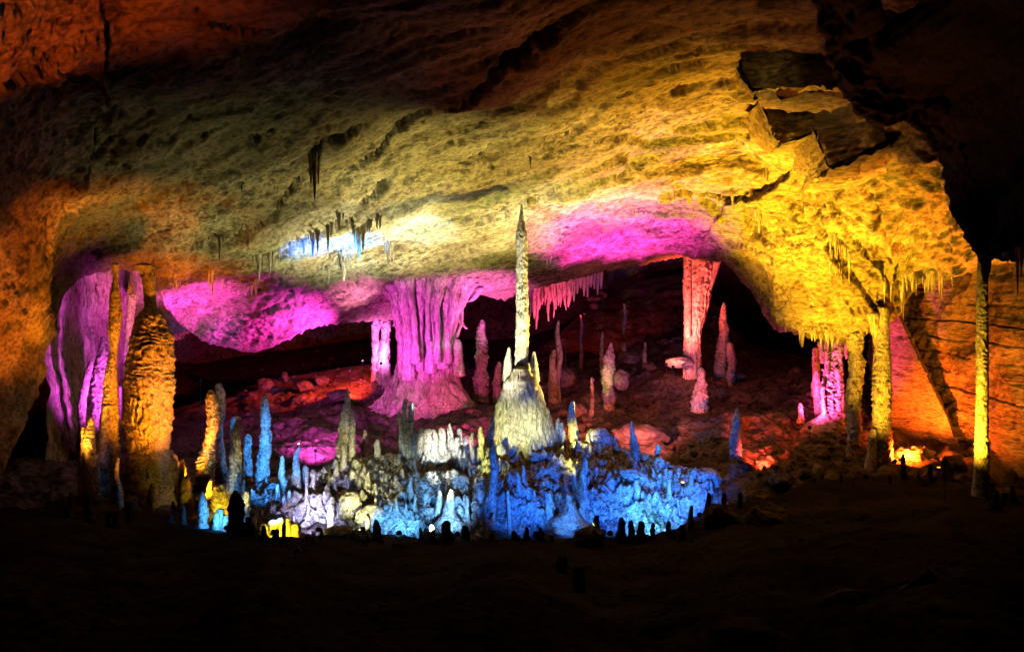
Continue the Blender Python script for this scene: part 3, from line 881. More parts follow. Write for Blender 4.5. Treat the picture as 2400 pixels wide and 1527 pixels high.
# ------------------------------------------------------------------ the tall spire on its fluted cone
sp = empty('stalagmite', P(1226, 1062, 54), 'very tall thin stalagmite spire rising from a fluted cone on the mound crest', 'stalagmite')
drip('cone', [(1222, 864, 17), (1222, 878, 25), (1222, 892, 37), (1222, 910, 44), (1222, 950, 57), (1223, 1000, 74), (1226, 1040, 88), (1228, 1085, 104)], 53.2, sp, M_drape, 120, 1.7, 0.0, 9, 0.17, 44, 0.07, 21)
drip('spire', [(1227, 479, 1.5), (1227, 490, 3), (1226, 515, 6), (1226, 545, 12.5), (1225.5, 565, 14), (1225, 600, 12.5), (1224, 650, 13.5), (1224, 700, 14), (1224, 760, 15), (1223, 800, 15.5), (1222, 850, 15), (1222, 886, 16)], 54, sp, M_stal, 48, 1.6, 0.13, 19, 0.05, 9, 0.16, 22, bend=0.35)
drip('side_spire', [(1193, 814, 3), (1192, 825, 5), (1191, 845, 9), (1190, 870, 11), (1190, 892, 13)], 53.6, sp, M_stal, 28, 1.8, 0.12, 10, 0.06, 7, 0.12, 23)
drip('side_spire', [(1252, 824, 2.5), (1251, 838, 6), (1251, 860, 10), (1252, 892, 13)], 53.8, sp, M_stal, 28, 1.8, 0.10, 11, 0.06, 7, 0.12, 24)
drip('side_spire', [(1238, 850, 3), (1238, 862, 5), (1238, 892, 7)], 53.3, sp, M_stal, 18, 1.8, 0.10, 9, 0.0, 7, 0.12, 25)

# ------------------------------------------------------------------ the magenta fluted column
mc = empty('column', P(1000, 990, 72), 'massive magenta fluted column joining floor and ceiling on a flaring base', 'column')
drip('flaring_base', [(1003, 800, 50), (1002, 830, 62), (1000, 860, 66), (998, 890, 76), (996, 920, 94), (992, 950, 118), (988, 985, 152), (982, 1020, 180)], 72.5, mc, M_drape, 130, 2.0, 0.03, 12, 0.13, 13, 0.10, 31, flat=0.6)
for i, (x0, x1, w0, w1, y0, y1, dY) in enumerate([(924, 946, 11, 13, 676, 885, -0.5), (948, 958, 14, 15, 662, 890, -1.3), (968, 974, 9, 8, 660, 850, -1.9), (986, 984, 16, 9, 656, 868, -1.2), (1004, 1003, 7, 6, 660, 800, -2.0), (1014, 1010, 10, 12, 655, 872, -1.5), (1030, 1026, 13, 8, 654, 850, -2.0),
                                                 (1047, 1038, 12, 13, 658, 862, -1.2), (1066, 1050, 10, 9, 662, 850, -1.4), (1080, 1060, 15, 8, 668, 830, -0.5), (1094, 1068, 9, 5, 680, 790, 0.2), (1000, 1000, 62, 48, 660, 890, 1.8), (1106, 1082, 7, 4, 690, 760, 0.4), (915, 930, 8, 6, 684, 760, 0.2)]):
    drip('drapery', [(x0 + (x0 - 1000) * 0.2, y0 - 16, w0 * 1.7), (x0, y0 + 14, w0 * 1.1), ((x0 + x1) / 2, y0 + 80, w1 * 0.85), (x1, y1 - 50, w1), (x1, y1, w1 * 1.3)], 72 + dY, mc, M_drape, 30, 2.0, 0.07, 19 + i % 3 * 7, 0.14, 6, 0.2, 40 + i, bend=0.8)
drip('knob', [(1072, 795, 5), (1072, 806, 11), (1073, 840, 13), (1076, 880, 15)], 71, mc, M_stal, 24, 2.2, 0.12, 9, 0, 5, 0.15, 55)

# ------------------------------------------------------------------ swollen column and its pedestal
sc_ = empty('column', P(352, 1150, 45), 'swollen amber column ringed with ledges, hung from the ceiling by a dark neck', 'column')
drip('swollen_body', [(356, 716, 8), (356, 724, 20), (356, 745, 34), (354, 790, 45), (352, 840, 50), (351, 890, 51), (350, 940, 49), (348, 1000, 46), (348, 1045, 45), (347, 1080, 40)], 45, sc_, M_stal, 110, 1.5, 0.085, 15, 0.20, 30, 0.16, 61, bend=0.3, flute_range=(890, 1100), ring_range=(700, 930))
drip('neck', [(338, 622, 24), (346, 640, 16), (350, 670, 14), (352, 700, 13), (354, 735, 14)], 45.2, sc_, M_stal, 30, 2, 0.08, 16, 0.12, 9, 0.15, 62)
drip('pedestal', [(350, 1046, 30), (352, 1062, 50), (356, 1100, 66), (362, 1150, 82), (368, 1215, 100)], 45, sc_, M_stal, 60, 2.4, 0.05, 30, 0.04, 12, 0.22, 63, ground=True)

# slim ringed column beside it
tc_ = empty('column', P(255, 1110, 44), 'slim ringed amber column, widening downward, beside the swollen column', 'column')
drip('lower_shaft', [(268, 815, 4), (266, 830, 8), (261, 860, 12), (258, 920, 16), (256, 980, 19), (253, 1040, 23), (250, 1090, 27)], 44, tc_, M_stal, 44, 1.8, 0.16, 13, 0.04, 10, 0.12, 71, ground=True)
drip('upper_shaft', [(270, 618, 9), (271, 645, 5), (271, 665, 8), (270, 690, 12), (270, 740, 14), (268, 770, 14), (267, 800, 10), (267, 840, 6)], 44, tc_, M_stal, 40, 1.8, 0.16, 14, 0.04, 10, 0.12, 72)

# tangled red column, yellow column, wall column
rc = empty('column', P(1630, 805, 72), 'red lit flowstone column with white flecks under the magenta ceiling', 'column')
drip('flowstone_body', [(1652, 535, 48), (1648, 560, 44), (1642, 620, 36), (1636, 680, 31), (1630, 740, 24), (1624, 780, 19), (1622, 812, 20)], 71, rc, M_drape, 84, 2.0, 0.06, 26, 0.14, 15, 0.14, 81, ground=True)
drip('drapery', [(1688, 560, 16), (1676, 610, 14), (1664, 660, 10), (1652, 700, 7)], 70.4, rc, M_drape, 24, 2.2, 0.05, 20, 0.15, 5, 0.12, 82)
drip('drapery', [(1612, 545, 13), (1612, 600, 10), (1612, 700, 9), (1612, 790, 8)], 70.2, rc, M_stal, 24, 2.2, 0.14, 16, 0.05, 5, 0.15, 83)

yc = empty('column', P(2066, 1112, 51), 'bright yellow ringed column under the hanging buttress', 'column')
drip('shaft', [(2074, 722, 9), (2072, 760, 11), (2069, 800, 15), (2067, 850, 20), (2067, 920, 21), (2066, 980, 20), (2068, 1040, 22), (2068, 1112, 24)], 51, yc, M_stal, 48, 1.7, 0.17, 15, 0.04, 9, 0.12, 91)
drip('side_shaft', [(2048, 1006, 6), (2046, 1020, 9), (2044, 1060, 11), (2038, 1112, 14)], 50.6, yc, M_stal, 28, 1.8, 0.13, 12, 0.05, 7, 0.15, 92)
drip('hanging_tip', [(2048, 735, 15), (2054, 780, 11), (2056, 815, 5)], 51.4, yc, M_drape, 24, 2, 0.06, 20, 0.15, 6, 0.15, 93)

wc = empty('column', P(2302, 1150, 40), 'slender pole-like amber column standing before the banded wall', 'column')
drip('shaft', [(2303, 596, 10), (2303, 640, 11.5), (2302, 700, 12.5), (2302, 780, 13), (2302, 850, 13.5), (2302, 940, 13), (2301, 1020, 14), (2300, 1100, 16), (2299, 1165, 20)], 40, wc, M_stal, 40, 1.7, 0.15, 14, 0.03, 8, 0.11, 95, ground=True)
drip('dark_root', [(2312, 560, 18), (2312, 600, 13), (2310, 640, 9), (2309, 662, 4)], 37.5, wc, M_shade, 20, 2, 0.05, 14, 0.1, 5, 0.15, 96)

pk = empty('column', P(1950, 1010, 57), 'tangled pink and white column beneath the lower edge of the buttress', 'column')
drip('main_body', [(1966, 766, 40), (1960, 790, 26), (1952, 840, 17), (1950, 900, 20), (1954, 960, 22), (1950, 1015, 34)], 57, pk, M_stal, 60, 1.6, 0.26, 12, 0.14, 7, 0.5, 101, bend=0.7)
for i, (x, ya, yb, w) in enumerate([(1926, 800, 850, 6), (1938, 790, 880, 6), (1972, 780, 960, 6), (1982, 775, 840, 5), (1932, 905, 1010, 5), (1966, 860, 1010, 7)]):
    drip('drapery', [(x - 4, ya, w), (x, (ya + yb) / 2, w * 0.9), (x + 1, yb, w * 0.7)], 56.4, pk, M_stal, 20, 1.6, 0.3, 9, 0.12, 5, 0.5, 110 + i, bend=1.2)
drip('floor_crust', [(1932, 968, 6), (1930, 985, 24), (1922, 1000, 50), (1918, 1016, 62)], 56.6, pk, M_stal, 44, 2, 0.05, 10, 0.08, 9, 0.25, 118)

# ------------------------------------------------------------------ single stalagmites and columns, one by one
ST = [
    # label, profile, depth, seed, options
    ('dull red column standing behind the pink one', 'column', [(2006, 780, 19), (2003, 830, 16), (2002, 900, 17), (2000, 1000, 16), (1998, 1105, 18)], 54, dict(ring=0.10, ring_px=18)),
    ('thin red ringed stalagmite tucked against the pink column', 'stalagmite', [(1915, 868, 4), (1914, 880, 7), (1916, 940, 8), (1918, 1000, 9)], 59, dict(ring=0.2, ring_px=12)),
    ('red broken column above the pink lamp', 'column', [(1915, 815, 7), (1913, 850, 8), (1912, 905, 9)], 62, dict(ring=0.1, ring_px=16)),
    ('small pink white stalagmite by the pink lamp', 'stalagmite', [(1876, 944, 3), (1876, 955, 5), (1877, 975, 7), (1876, 1000, 11)], 57, dict(ring=0.18, ring_px=9)),
    ('banded grey stalagmite standing alone on the red slope', 'stalagmite', [(1724, 956, 2), (1724, 965, 5), (1724, 985, 10), (1725, 1030, 13), (1725, 1070, 14), (1725, 1110, 15)], 52, dict(ring=0.13, ring_px=17)),
    ('tall amber ringed stalagmite between swollen column and olive one', 'stalagmite', [(494, 914, 5), (493, 922, 10), (491, 950, 12), (490, 1000, 13), (488, 1040, 14), (485, 1080, 17), (480, 1140, 21)], 43, dict(ring=0.2, ring_px=12)),
    ('dark column hiding in the shade behind the amber stalagmite', 'column', [(514, 900, 9), (515, 950, 10), (517, 1050, 12), (518, 1130, 14)], 47, dict(ring=0.12, ring_px=15)),
    ('olive stalagmite behind the black one', 'stalagmite', [(552, 1003, 5), (552, 1012, 8), (552, 1040, 10), (553, 1080, 14), (554, 1130, 17), (553, 1190, 20)], 41, dict(ring=0.12, ring_px=14)),
    ('stub with a flat purple cap rising behind the olive stalagmite', 'stalagmite', [(551, 977, 8), (551, 984, 10), (551, 1000, 9), (551, 1040, 10)], 55, dict(ring=0.1, ring_px=8)),
    ('black rounded stalagmite silhouetted against the mound foot', 'stalagmite', [(553, 1150, 4), (553, 1160, 11), (553, 1185, 16), (554, 1225, 18), (556, 1262, 22)], 35.5, dict(ring=0.05, ring_px=20)),
    ('black stump beside the black rounded stalagmite', 'stalagmite', [(586, 1212, 6), (586, 1222, 9), (587, 1262, 11)], 35.5, dict(ring=0.06, ring_px=12)),
    ('deep blue ringed stalagmite at the foot of the orange glow', 'stalagmite', [(476, 1152, 3), (475, 1160, 7), (475, 1190, 11), (475, 1240, 13)], 38, dict(ring=0.12, ring_px=12)),
    ('tall blue stalagmite with a notched tip', 'stalagmite', [(625, 923, 2), (625, 930, 4), (624, 940, 8), (624, 965, 10), (622, 1010, 12), (619, 1060, 14), (616, 1110, 16)], 47, dict(ring=0.15, ring_px=10)),
    ('dim blue stub in the gap before the tall blue one', 'stalagmite', [(583, 1017, 5), (583, 1026, 8), (582, 1050, 9), (581, 1110, 10)], 49, dict(ring=0.15, ring_px=12)),
    ('pale blue stalagmite with a bulb tip beside the tall blue one', 'stalagmite', [(663, 1068, 3), (663, 1074, 5), (661, 1100, 7), (660, 1145, 9)], 45.5, dict(ring=0.1, ring_px=12)),
    ('sharp pale blue stalagmite on the mound flank', 'stalagmite', [(698, 1045, 2), (698, 1056, 5), (695, 1090, 8), (692, 1150, 13)], 46, dict(ring=0.12, ring_px=9)),
    ('blunt pale stalagmite next to the sharp blue one', 'stalagmite', [(715, 1090, 4), (715, 1096, 7), (716, 1130, 8), (717, 1150, 9)], 46, dict(ring=0.1, ring_px=12)),
    ('bent pale stalagmite with a thick head', 'stalagmite', [(733, 1100, 3), (733, 1106, 7), (733, 1118, 6), (730, 1150, 8)], 45.5, dict(ring=0.12, ring_px=8)),
    ('thin pale stalagmite on the step of the flank', 'stalagmite', [(749, 1155, 3), (748, 1170, 4), (746, 1200, 6), (743, 1235, 9)], 43, dict(ring=0.1, ring_px=12)),
    ('olive stalagmite with a blue point, standing on the dark ledge', 'stalagmite', [(815, 908, 2), (814, 922, 4), (813, 945, 9), (810, 985, 14), (808, 1030, 18), (808, 1080, 20)], 50.5, dict(ring=0.07, ring_px=17, flute=0.06)),
    ('thin pale stalagmite leaning on the blue pointed one', 'stalagmite', [(826, 962, 3), (826, 972, 5), (826, 1010, 7), (826, 1065, 8)], 49.6, dict(ring=0.14, ring_px=10)),
    ('short pale finger at the foot of the blue pointed one', 'stalagmite', [(805, 1042, 4), (805, 1048, 6), (805, 1080, 7)], 49.3, dict(ring=0.1, ring_px=10)),
    ('thin magenta stalagmite in the violet shade', 'stalagmite', [(853, 1008, 2), (853, 1016, 4), (853, 1050, 5)], 55, dict(ring=0.12, ring_px=8)),
    ('short yellow stump on the dark ledge', 'stalagmite', [(884, 1030, 4), (884, 1035, 6), (884, 1070, 7)], 50, dict(ring=0.12, ring_px=9)),
    ('tallest finger of the pale cluster on the crest', 'stalagmite', [(949, 934, 3), (949, 940, 5), (950, 980, 5.5), (951, 1068, 8)], 50.5, dict(ring=0.08, ring_px=14)),
    ('thick finger with a blue side in the pale cluster', 'stalagmite', [(962, 944, 4), (962, 952, 7), (962, 990, 8), (960, 1068, 9)], 50.2, dict(ring=0.1, ring_px=13)),
    ('low outer finger of the pale cluster', 'stalagmite', [(939, 963, 3), (939, 968, 5), (940, 1010, 6), (943, 1070, 8)], 50.4, dict(ring=0.08, ring_px=14)),
    ('short pale finger standing off the pale cluster', 'stalagmite', [(971, 1012, 3), (971, 1018, 5), (970, 1070, 7)], 50, dict(ring=0.1, ring_px=12)),
    ('broad pale stalagmite, first of the crest row', 'stalagmite', [(985, 1000, 4), (985, 1005, 8), (983, 1040, 10), (980, 1085, 13)], 50, dict(ring=0.08, ring_px=12, flute=0.06)),
    ('thickest pale stalagmite of the crest row', 'stalagmite', [(1003, 1005, 5), (1003, 1011, 10), (1004, 1050, 12), (1003, 1090, 14)], 49.8, dict(ring=0.08, ring_px=11, flute=0.06)),
    ('dark blue ringed stalagmite in the crest row', 'stalagmite', [(1018, 1006, 4), (1018, 1012, 7), (1019, 1040, 8), (1019, 1085, 8)], 49.4, dict(ring=0.22, ring_px=8)),
    ('smooth white stalagmite in the middle of the crest row', 'stalagmite', [(1035, 1003, 6), (1035, 1008, 9), (1037, 1040, 10), (1038, 1075, 10)], 50, dict(ring=0.06, ring_px=13)),
    ('pointed white and yellow stalagmite of the crest row', 'stalagmite', [(1054, 992, 2), (1055, 1002, 5), (1057, 1030, 8), (1057, 1080, 9)], 50.4, dict(ring=0.08, ring_px=12)),
    ('stumpy pale blue stalagmite of the crest row', 'stalagmite', [(1069, 1024, 5), (1069, 1029, 7), (1068, 1075, 8)], 49.6, dict(ring=0.14, ring_px=9)),
    ('white stalagmite with a square tip in the crest row', 'stalagmite', [(1080, 1004, 4), (1080, 1008, 6), (1080, 1040, 7), (1079, 1075, 8)], 50.2, dict(ring=0.1, ring_px=11)),
    ('narrow pale blue stalagmite of the crest row', 'stalagmite', [(1091, 1022, 4), (1091, 1027, 6), (1091, 1075, 7)], 49.8, dict(ring=0.1, ring_px=10)),
    ('thin striped stalagmite set apart in the crest row', 'stalagmite', [(1107, 1014, 3), (1107, 1022, 5), (1107, 1080, 6)], 49.4, dict(ring=0.12, ring_px=10)),
    ('pointed blue and white stalagmite before the fluted cone', 'stalagmite', [(1129, 1000, 3), (1129, 1012, 6), (1127, 1040, 9), (1124, 1080, 11)], 50, dict(ring=0.1, ring_px=11)),
    ('tall dark blue stalagmite standing in front of the cone', 'stalagmite', [(1156, 1030, 3), (1156, 1036, 5), (1156, 1045, 5), (1156, 1060, 8), (1155, 1120, 9), (1153, 1185, 10)], 44.3, dict(ring=0.05, ring_px=20)),
    ('thin bright blue stalagmite below the cone', 'stalagmite', [(1214, 1106, 2), (1215, 1116, 4), (1217, 1140, 6), (1219, 1180, 8)], 44.8, dict(ring=0.12, ring_px=11)),
    ('cyan finger on the dark step of the mound', 'stalagmite', [(963, 1117, 3), (963, 1123, 4.5), (964, 1150, 6), (964, 1175, 7)], 44.5, dict(ring=0.08, ring_px=13)),
    ('short cyan stalagmite beside the white tipped one', 'stalagmite', [(1030, 1150, 3), (1030, 1157, 5), (1028, 1180, 7), (1026, 1200, 8)], 43.2, dict(ring=0.08, ring_px=11)),
    ('bright white stalagmite on a domed blue base', 'stalagmite', [(1060, 1147, 3), (1060, 1154, 6), (1057, 1180, 11), (1053, 1205, 15), (1052, 1220, 24), (1052, 1240, 36)], 42.3, dict(ring=0.08, ring_px=11)),
    ('thin pale blue rod on the lower mound', 'stalagmite', [(1095, 1163, 3), (1095, 1167, 4), (1095, 1205, 5)], 43.2, dict(ring=0.05, ring_px=15)),
    ('dim rod in the shaded hollow of the mound', 'stalagmite', [(1194, 1150, 2), (1194, 1158, 4), (1195, 1235, 5)], 42.5, dict(ring=0.05, ring_px=15)),
    ('dull brown rod standing left of the shaded hollow', 'stalagmite', [(1136, 1165, 3), (1136, 1175, 5), (1136, 1245, 6)], 42, dict(ring=0.05, ring_px=15)),
    ('flat topped white stump nearest the shaded hollow', 'stalagmite', [(1288, 1153, 7), (1288, 1156, 8), (1288, 1180, 8), (1288, 1215, 10)], 42.8, dict(ring=0.05, ring_px=15)),
    ('wide flat topped white stump on a tiered blue dome', 'stalagmite', [(1336, 1157, 8), (1336, 1160, 9.5), (1335, 1185, 12), (1334, 1196, 15), (1333, 1206, 26), (1332, 1225, 44), (1332, 1250, 58)], 42.2, dict(ring=0.05, ring_px=9)),
    ('white blue stalagmite with a shoulder beside the flat stumps', 'stalagmite', [(1370, 1135, 3), (1369, 1143, 6), (1367, 1170, 8), (1366, 1185, 7), (1366, 1230, 11)], 42.6, dict(ring=0.08, ring_px=13)),
    ('dark violet leaning stalagmite above the flat stumps', 'stalagmite', [(1371, 1072, 3), (1370, 1082, 7), (1368, 1110, 9), (1364, 1150, 11)], 45, dict(ring=0.05, ring_px=20)),
    ('pinkish stalagmite in the dark of the mound', 'stalagmite', [(1492, 1124, 4), (1493, 1130, 6), (1494, 1155, 7), (1494, 1180, 8)], 44.3, dict(ring=0.08, ring_px=12)),
    ('tiny pale pink spike on the mound', 'stalagmite', [(1570, 1124, 2), (1570, 1132, 3.5), (1569, 1165, 6)], 45, dict(ring=0.06, ring_px=11)),
    ('bright yellow knobbly stalagmite beside the cone', 'stalagmite', [(1341, 940, 4), (1340, 947, 6), (1340, 975, 9), (1343, 1005, 11), (1346, 1040, 16)], 52.5, dict(ring=0.12, ring_px=9, rough=0.2)),
    ('short grey cone at the foot of the fluted cone', 'stalagmite', [(1318, 990, 3), (1318, 998, 5), (1319, 1020, 8), (1319, 1045, 9)], 52, dict(ring=0.14, ring_px=8)),
    ('small yellow cone at the foot of the fluted cone', 'stalagmite', [(1308, 980, 2), (1308, 990, 5), (1309, 1010, 8), (1309, 1045, 10)], 52.6, dict(ring=0.1, ring_px=9)),
    ('sharp bright blue spike on the crest of the mound', 'stalagmite', [(1481, 987, 2), (1482, 996, 3.5), (1485, 1020, 6), (1490, 1050, 11)], 50.8, dict(ring=0.14, ring_px=8)),
    ('pale blue hooked stub on the crest of the mound', 'stalagmite', [(1541, 1042, 4), (1541, 1047, 7), (1539, 1062, 6), (1536, 1085, 9)], 49.8, dict(ring=0.08, ring_px=10)),
    ('purple ringed stalagmite between magenta column and spire', 'stalagmite', [(1129, 750, 4), (1129, 757, 7), (1128, 780, 11), (1128, 820, 13), (1127, 860, 15), (1127, 890, 16)], 74, dict(ring=0.2, ring_px=11)),
    ('low dull purple stalagmite behind the spire', 'stalagmite', [(1168, 848, 4), (1167, 858, 7), (1166, 895, 10)], 74, dict(ring=0.15, ring_px=10)),
    ('tall thin grey stalagmite beyond the spire', 'stalagmite', [(1312, 752, 2), (1312, 762, 4), (1310, 800, 6), (1307, 880, 7)], 70, dict(ring=0.05, ring_px=20)),
    ('brown stump at the foot of the thin grey stalagmite', 'stalagmite', [(1297, 820, 4), (1297, 830, 7), (1297, 900, 11)], 69.6, dict(ring=0.1, ring_px=15)),
    ('tiered pagoda-like grey stalagmite on the slope', 'stalagmite', [(1428, 803, 2), (1428, 812, 6), (1427, 830, 10), (1427, 834, 14), (1427, 850, 13), (1427, 854, 15), (1426, 905, 15)], 67, dict(ring=0.16, ring_px=15, flute=0.1)),
    ('thin orange spike behind the pagoda-like one', 'stalagmite', [(1414, 778, 2), (1413, 795, 4), (1412, 840, 6)], 76, dict(ring=0.08, ring_px=14)),
    ('drooping grey stalagmite below the red lamp', 'stalagmite', [(1644, 862, 4), (1644, 870, 9), (1642, 888, 9), (1640, 905, 14), (1640, 930, 17)], 63, dict(ring=0.1, ring_px=10, flute=0.12)),
    ('red knobbly stalagmite in the black archway', 'stalagmite', [(1698, 709, 2), (1698, 720, 5), (1697, 745, 9), (1697, 772, 11), (1694, 790, 11), (1690, 860, 14)], 73, dict(ring=0.16, ring_px=10)),
    ('short orange stump in the black archway', 'stalagmite', [(1713, 803, 6), (1713, 808, 8), (1714, 845, 9)], 71, dict(ring=0.08, ring_px=12)),
    ('thin rod on the open red slope', 'stalagmite', [(1389, 884, 3), (1388, 892, 4), (1387, 930, 5)], 65, dict(ring=0.05, ring_px=15)),
    ('dim tall rod in the far dark hollow', 'stalagmite', [(1463, 712, 3), (1462, 730, 4), (1462, 800, 5)], 86, dict(ring=0.1, ring_px=15)),
    ('dim short rod in the far dark hollow', 'stalagmite', [(1512, 802, 2), (1512, 812, 3), (1511, 835, 5)], 80, dict(ring=0.1, ring_px=9)),
    ('dark rod before the red pocket', 'stalagmite', [(1362, 738, 2), (1362, 750, 3), (1362, 790, 4)], 84, dict(ring=0.1, ring_px=12)),
    ('violet column in the alcove nearest the slim column', 'column', [(243, 790, 6), (241, 815, 9), (238, 860, 16), (235, 920, 20), (232, 1000, 22)], 53, dict(ring=0.13, ring_px=13)),
    ('violet thin column in the alcove nearest the wall edge', 'column', [(207, 845, 5), (204, 870, 8), (200, 920, 9), (192, 990, 8), (190, 1040, 9)], 52, dict(ring=0.12, ring_px=14)),
    ('squat orange stalagmite at the foot of the slim column', 'stalagmite', [(209, 978, 3), (210, 990, 8), (213, 1030, 12), (217, 1115, 16)], 43, dict(ring=0.14, ring_px=12)),
    ('thin orange stalagmite at the wall edge', 'stalagmite', [(193, 1000, 3), (193, 1015, 5), (191, 1060, 6), (190, 1115, 7)], 43, dict(ring=0.14, ring_px=10)),
    ('thin dark orange spike before the pedestal', 'stalagmite', [(277, 1072, 2), (277, 1085, 4), (279, 1130, 6), (281, 1190, 8)], 41.5, dict(ring=0.12, ring_px=12)),
    ('orange stub leaning on the pedestal', 'stalagmite', [(428, 1076, 3), (428, 1084, 6), (426, 1120, 9), (424, 1165, 11)], 44, dict(ring=0.1, ring_px=13)),
    ('squat orange cone beside the pedestal', 'stalagmite', [(438, 1112, 3), (438, 1120, 7), (437, 1150, 11), (437, 1165, 12)], 43.3, dict(ring=0.1, ring_px=13)),
    ('small bright orange stub below the pedestal', 'stalagmite', [(354, 1132, 3), (354, 1140, 6), (353, 1170, 8), (353, 1200, 9)], 42, dict(ring=0.16, ring_px=9)),
    ('cyan stub cluster, tallest one, beside the lamp box', 'stalagmite', [(517, 1192, 5), (517, 1197, 8), (517, 1240, 9)], 38, dict(ring=0.08, ring_px=12)),
    ('cyan stub cluster, middle one, beside the lamp box', 'stalagmite', [(507, 1200, 5), (507, 1205, 7), (506, 1240, 8)], 37.8, dict(ring=0.08, ring_px=12)),
    ('cyan stub cluster, lowest one, beside the lamp box', 'stalagmite', [(527, 1208, 4), (527, 1212, 6), (527, 1240, 7)], 37.8, dict(ring=0.08, ring_px=12)),
    ('bright yellow cone lit from below beside the amber stalagmite', 'stalagmite', [(492, 1126, 3), (491, 1140, 6), (490, 1180, 9), (489, 1210, 11)], 41.2, dict(ring=0.05, ring_px=16, flute=0.08)),
    ('yellow thumb-shaped stub on the ridge, tallest of its row', 'stalagmite', [(659, 1213, 5), (659, 1218, 9), (659, 1252, 11)], 38.3, dict(ring=0.06, ring_px=12, flute=0.12, nfl=7)),
    ('yellow round headed stub on the ridge', 'stalagmite', [(640, 1218, 6), (640, 1224, 10), (638, 1252, 12)], 38.4, dict(ring=0.06, ring_px=12, rough=0.2)),
    ('narrow yellow stub on the ridge', 'stalagmite', [(673, 1214, 4), (673, 1220, 6), (675, 1252, 9)], 38.2, dict(ring=0.06, ring_px=12)),
    ('double headed yellow stub on the ridge', 'stalagmite', [(694, 1226, 6), (694, 1230, 9), (695, 1254, 12)], 38.3, dict(ring=0.06, ring_px=12, flute=0.2, nfl=5)),
    ('low pale yellow lump on the ridge beside the black stump', 'stalagmite', [(618, 1228, 5), (618, 1234, 9), (618, 1256, 14)], 38, dict(ring=0.06, ring_px=12, rough=0.25)),
    ('upright yellow tongue of rock beside the black stump', 'stalagmite', [(596, 1208, 3), (596, 1216, 6), (595, 1256, 7)], 38.8, dict(ring=0.05, ring_px=14)),
    ('cream and pink pointed stalagmite in the middle of the mound foot', 'stalagmite', [(775, 1180, 3), (775, 1188, 6), (776, 1205, 9), (775, 1240, 7)], 41.5, dict(ring=0.08, ring_px=14)),
    ('pale ringed stalagmite half hidden by the black rounded one', 'stalagmite', [(576, 1152, 6), (576, 1158, 8), (576, 1220, 9)], 39.5, dict(ring=0.14, ring_px=10)),
    ('thin grey spike left of the yellow column foot', 'stalagmite', [(1990, 1040, 4), (1990, 1055, 6), (1990, 1110, 8)], 52, dict(ring=0.1, ring_px=12)),
    ('small magenta stalagmite beside the glowing lamp', 'column', [(880, 745, 14), (880, 770, 9), (882, 800, 8), (884, 845, 12)], 79, dict(ring=0.14, ring_px=12, flute=0.1)),
    ('white hot magenta column right behind the glowing lamp', 'column', [(903, 742, 15), (903, 775, 10), (902, 810, 11), (900, 850, 15)], 78.6, dict(ring=0.14, ring_px=12, flute=0.1)),
    ('black spike silhouetted at the end of the blue mound', 'stalagmite', [(1660, 1154, 2), (1660, 1164, 5), (1660, 1195, 8), (1661, 1220, 11)], 38, dict(ring=0.05, ring_px=15)),
    ('thin black stub beyond the end of the mound', 'stalagmite', [(1698, 1156, 3), (1698, 1160, 5), (1698, 1195, 6)], 40, dict(ring=0.05, ring_px=15)),
    ('last black stub on the ridge before the orange light', 'stalagmite', [(1734, 1154, 3), (1734, 1158, 5), (1734, 1190, 6)], 41, dict(ring=0.05, ring_px=15)),
    ('grey brown pointed stub on the sloping ridge', 'stalagmite', [(1618, 1184, 3), (1618, 1192, 5), (1618, 1225, 8)], 38, dict(ring=0.05, ring_px=15)),
    ('black pointed stub before the blue pool of light', 'stalagmite', [(1566, 1221, 3), (1566, 1228, 5), (1567, 1256, 7)], 37.5, dict(ring=0.05, ring_px=15)),
    ('black flat topped stub on the ridge', 'stalagmite', [(1503, 1222, 6), (1503, 1226, 7), (1502, 1262, 8)], 37, dict(ring=0.05, ring_px=15)),
    ('black cone on the ridge between black stubs', 'stalagmite', [(1479, 1220, 3), (1479, 1228, 6), (1480, 1262, 9)], 37, dict(ring=0.05, ring_px=15)),
    ('widest black cone on the ridge', 'stalagmite', [(1456, 1212, 4), (1456, 1222, 8), (1456, 1262, 13)], 37, dict(ring=0.05, ring_px=15)),
    ('black thumb on the ridge below the blue dome', 'stalagmite', [(1398, 1208, 5), (1398, 1214, 7), (1399, 1265, 8)], 37, dict(ring=0.05, ring_px=15)),
    ('black head-and-shoulders shaped stub on the ridge', 'stalagmite', [(1045, 1221, 6), (1045, 1228, 10), (1046, 1242, 9), (1048, 1264, 20)], 36.5, dict(ring=0.05, ring_px=15)),
    ('black bottle-shaped stub on the ridge', 'stalagmite', [(882, 1217, 3), (882, 1226, 6), (881, 1255, 10)], 36.8, dict(ring=0.08, ring_px=15)),
    ('black round stub on the ridge near the bright rod', 'stalagmite', [(1092, 1232, 5), (1092, 1238, 9), (1092, 1265, 11)], 36.6, dict(ring=0.05, ring_px=15)),
    ('thin black stub beside the head-and-shoulders one', 'stalagmite', [(1013, 1228, 3), (1013, 1236, 6), (1013, 1264, 8)], 36.7, dict(ring=0.05, ring_px=15)),
    ('dark stump standing alone on the near ground', 'stalagmite', [(1316, 1304, 9), (1316, 1312, 13), (1317, 1345, 18)], 27, dict(ring=0.05, ring_px=15)),
    ('smaller dark stump on the near ground', 'stalagmite', [(1357, 1328, 8), (1357, 1334, 12), (1357, 1362, 15)], 25, dict(ring=0.05, ring_px=15)),
]
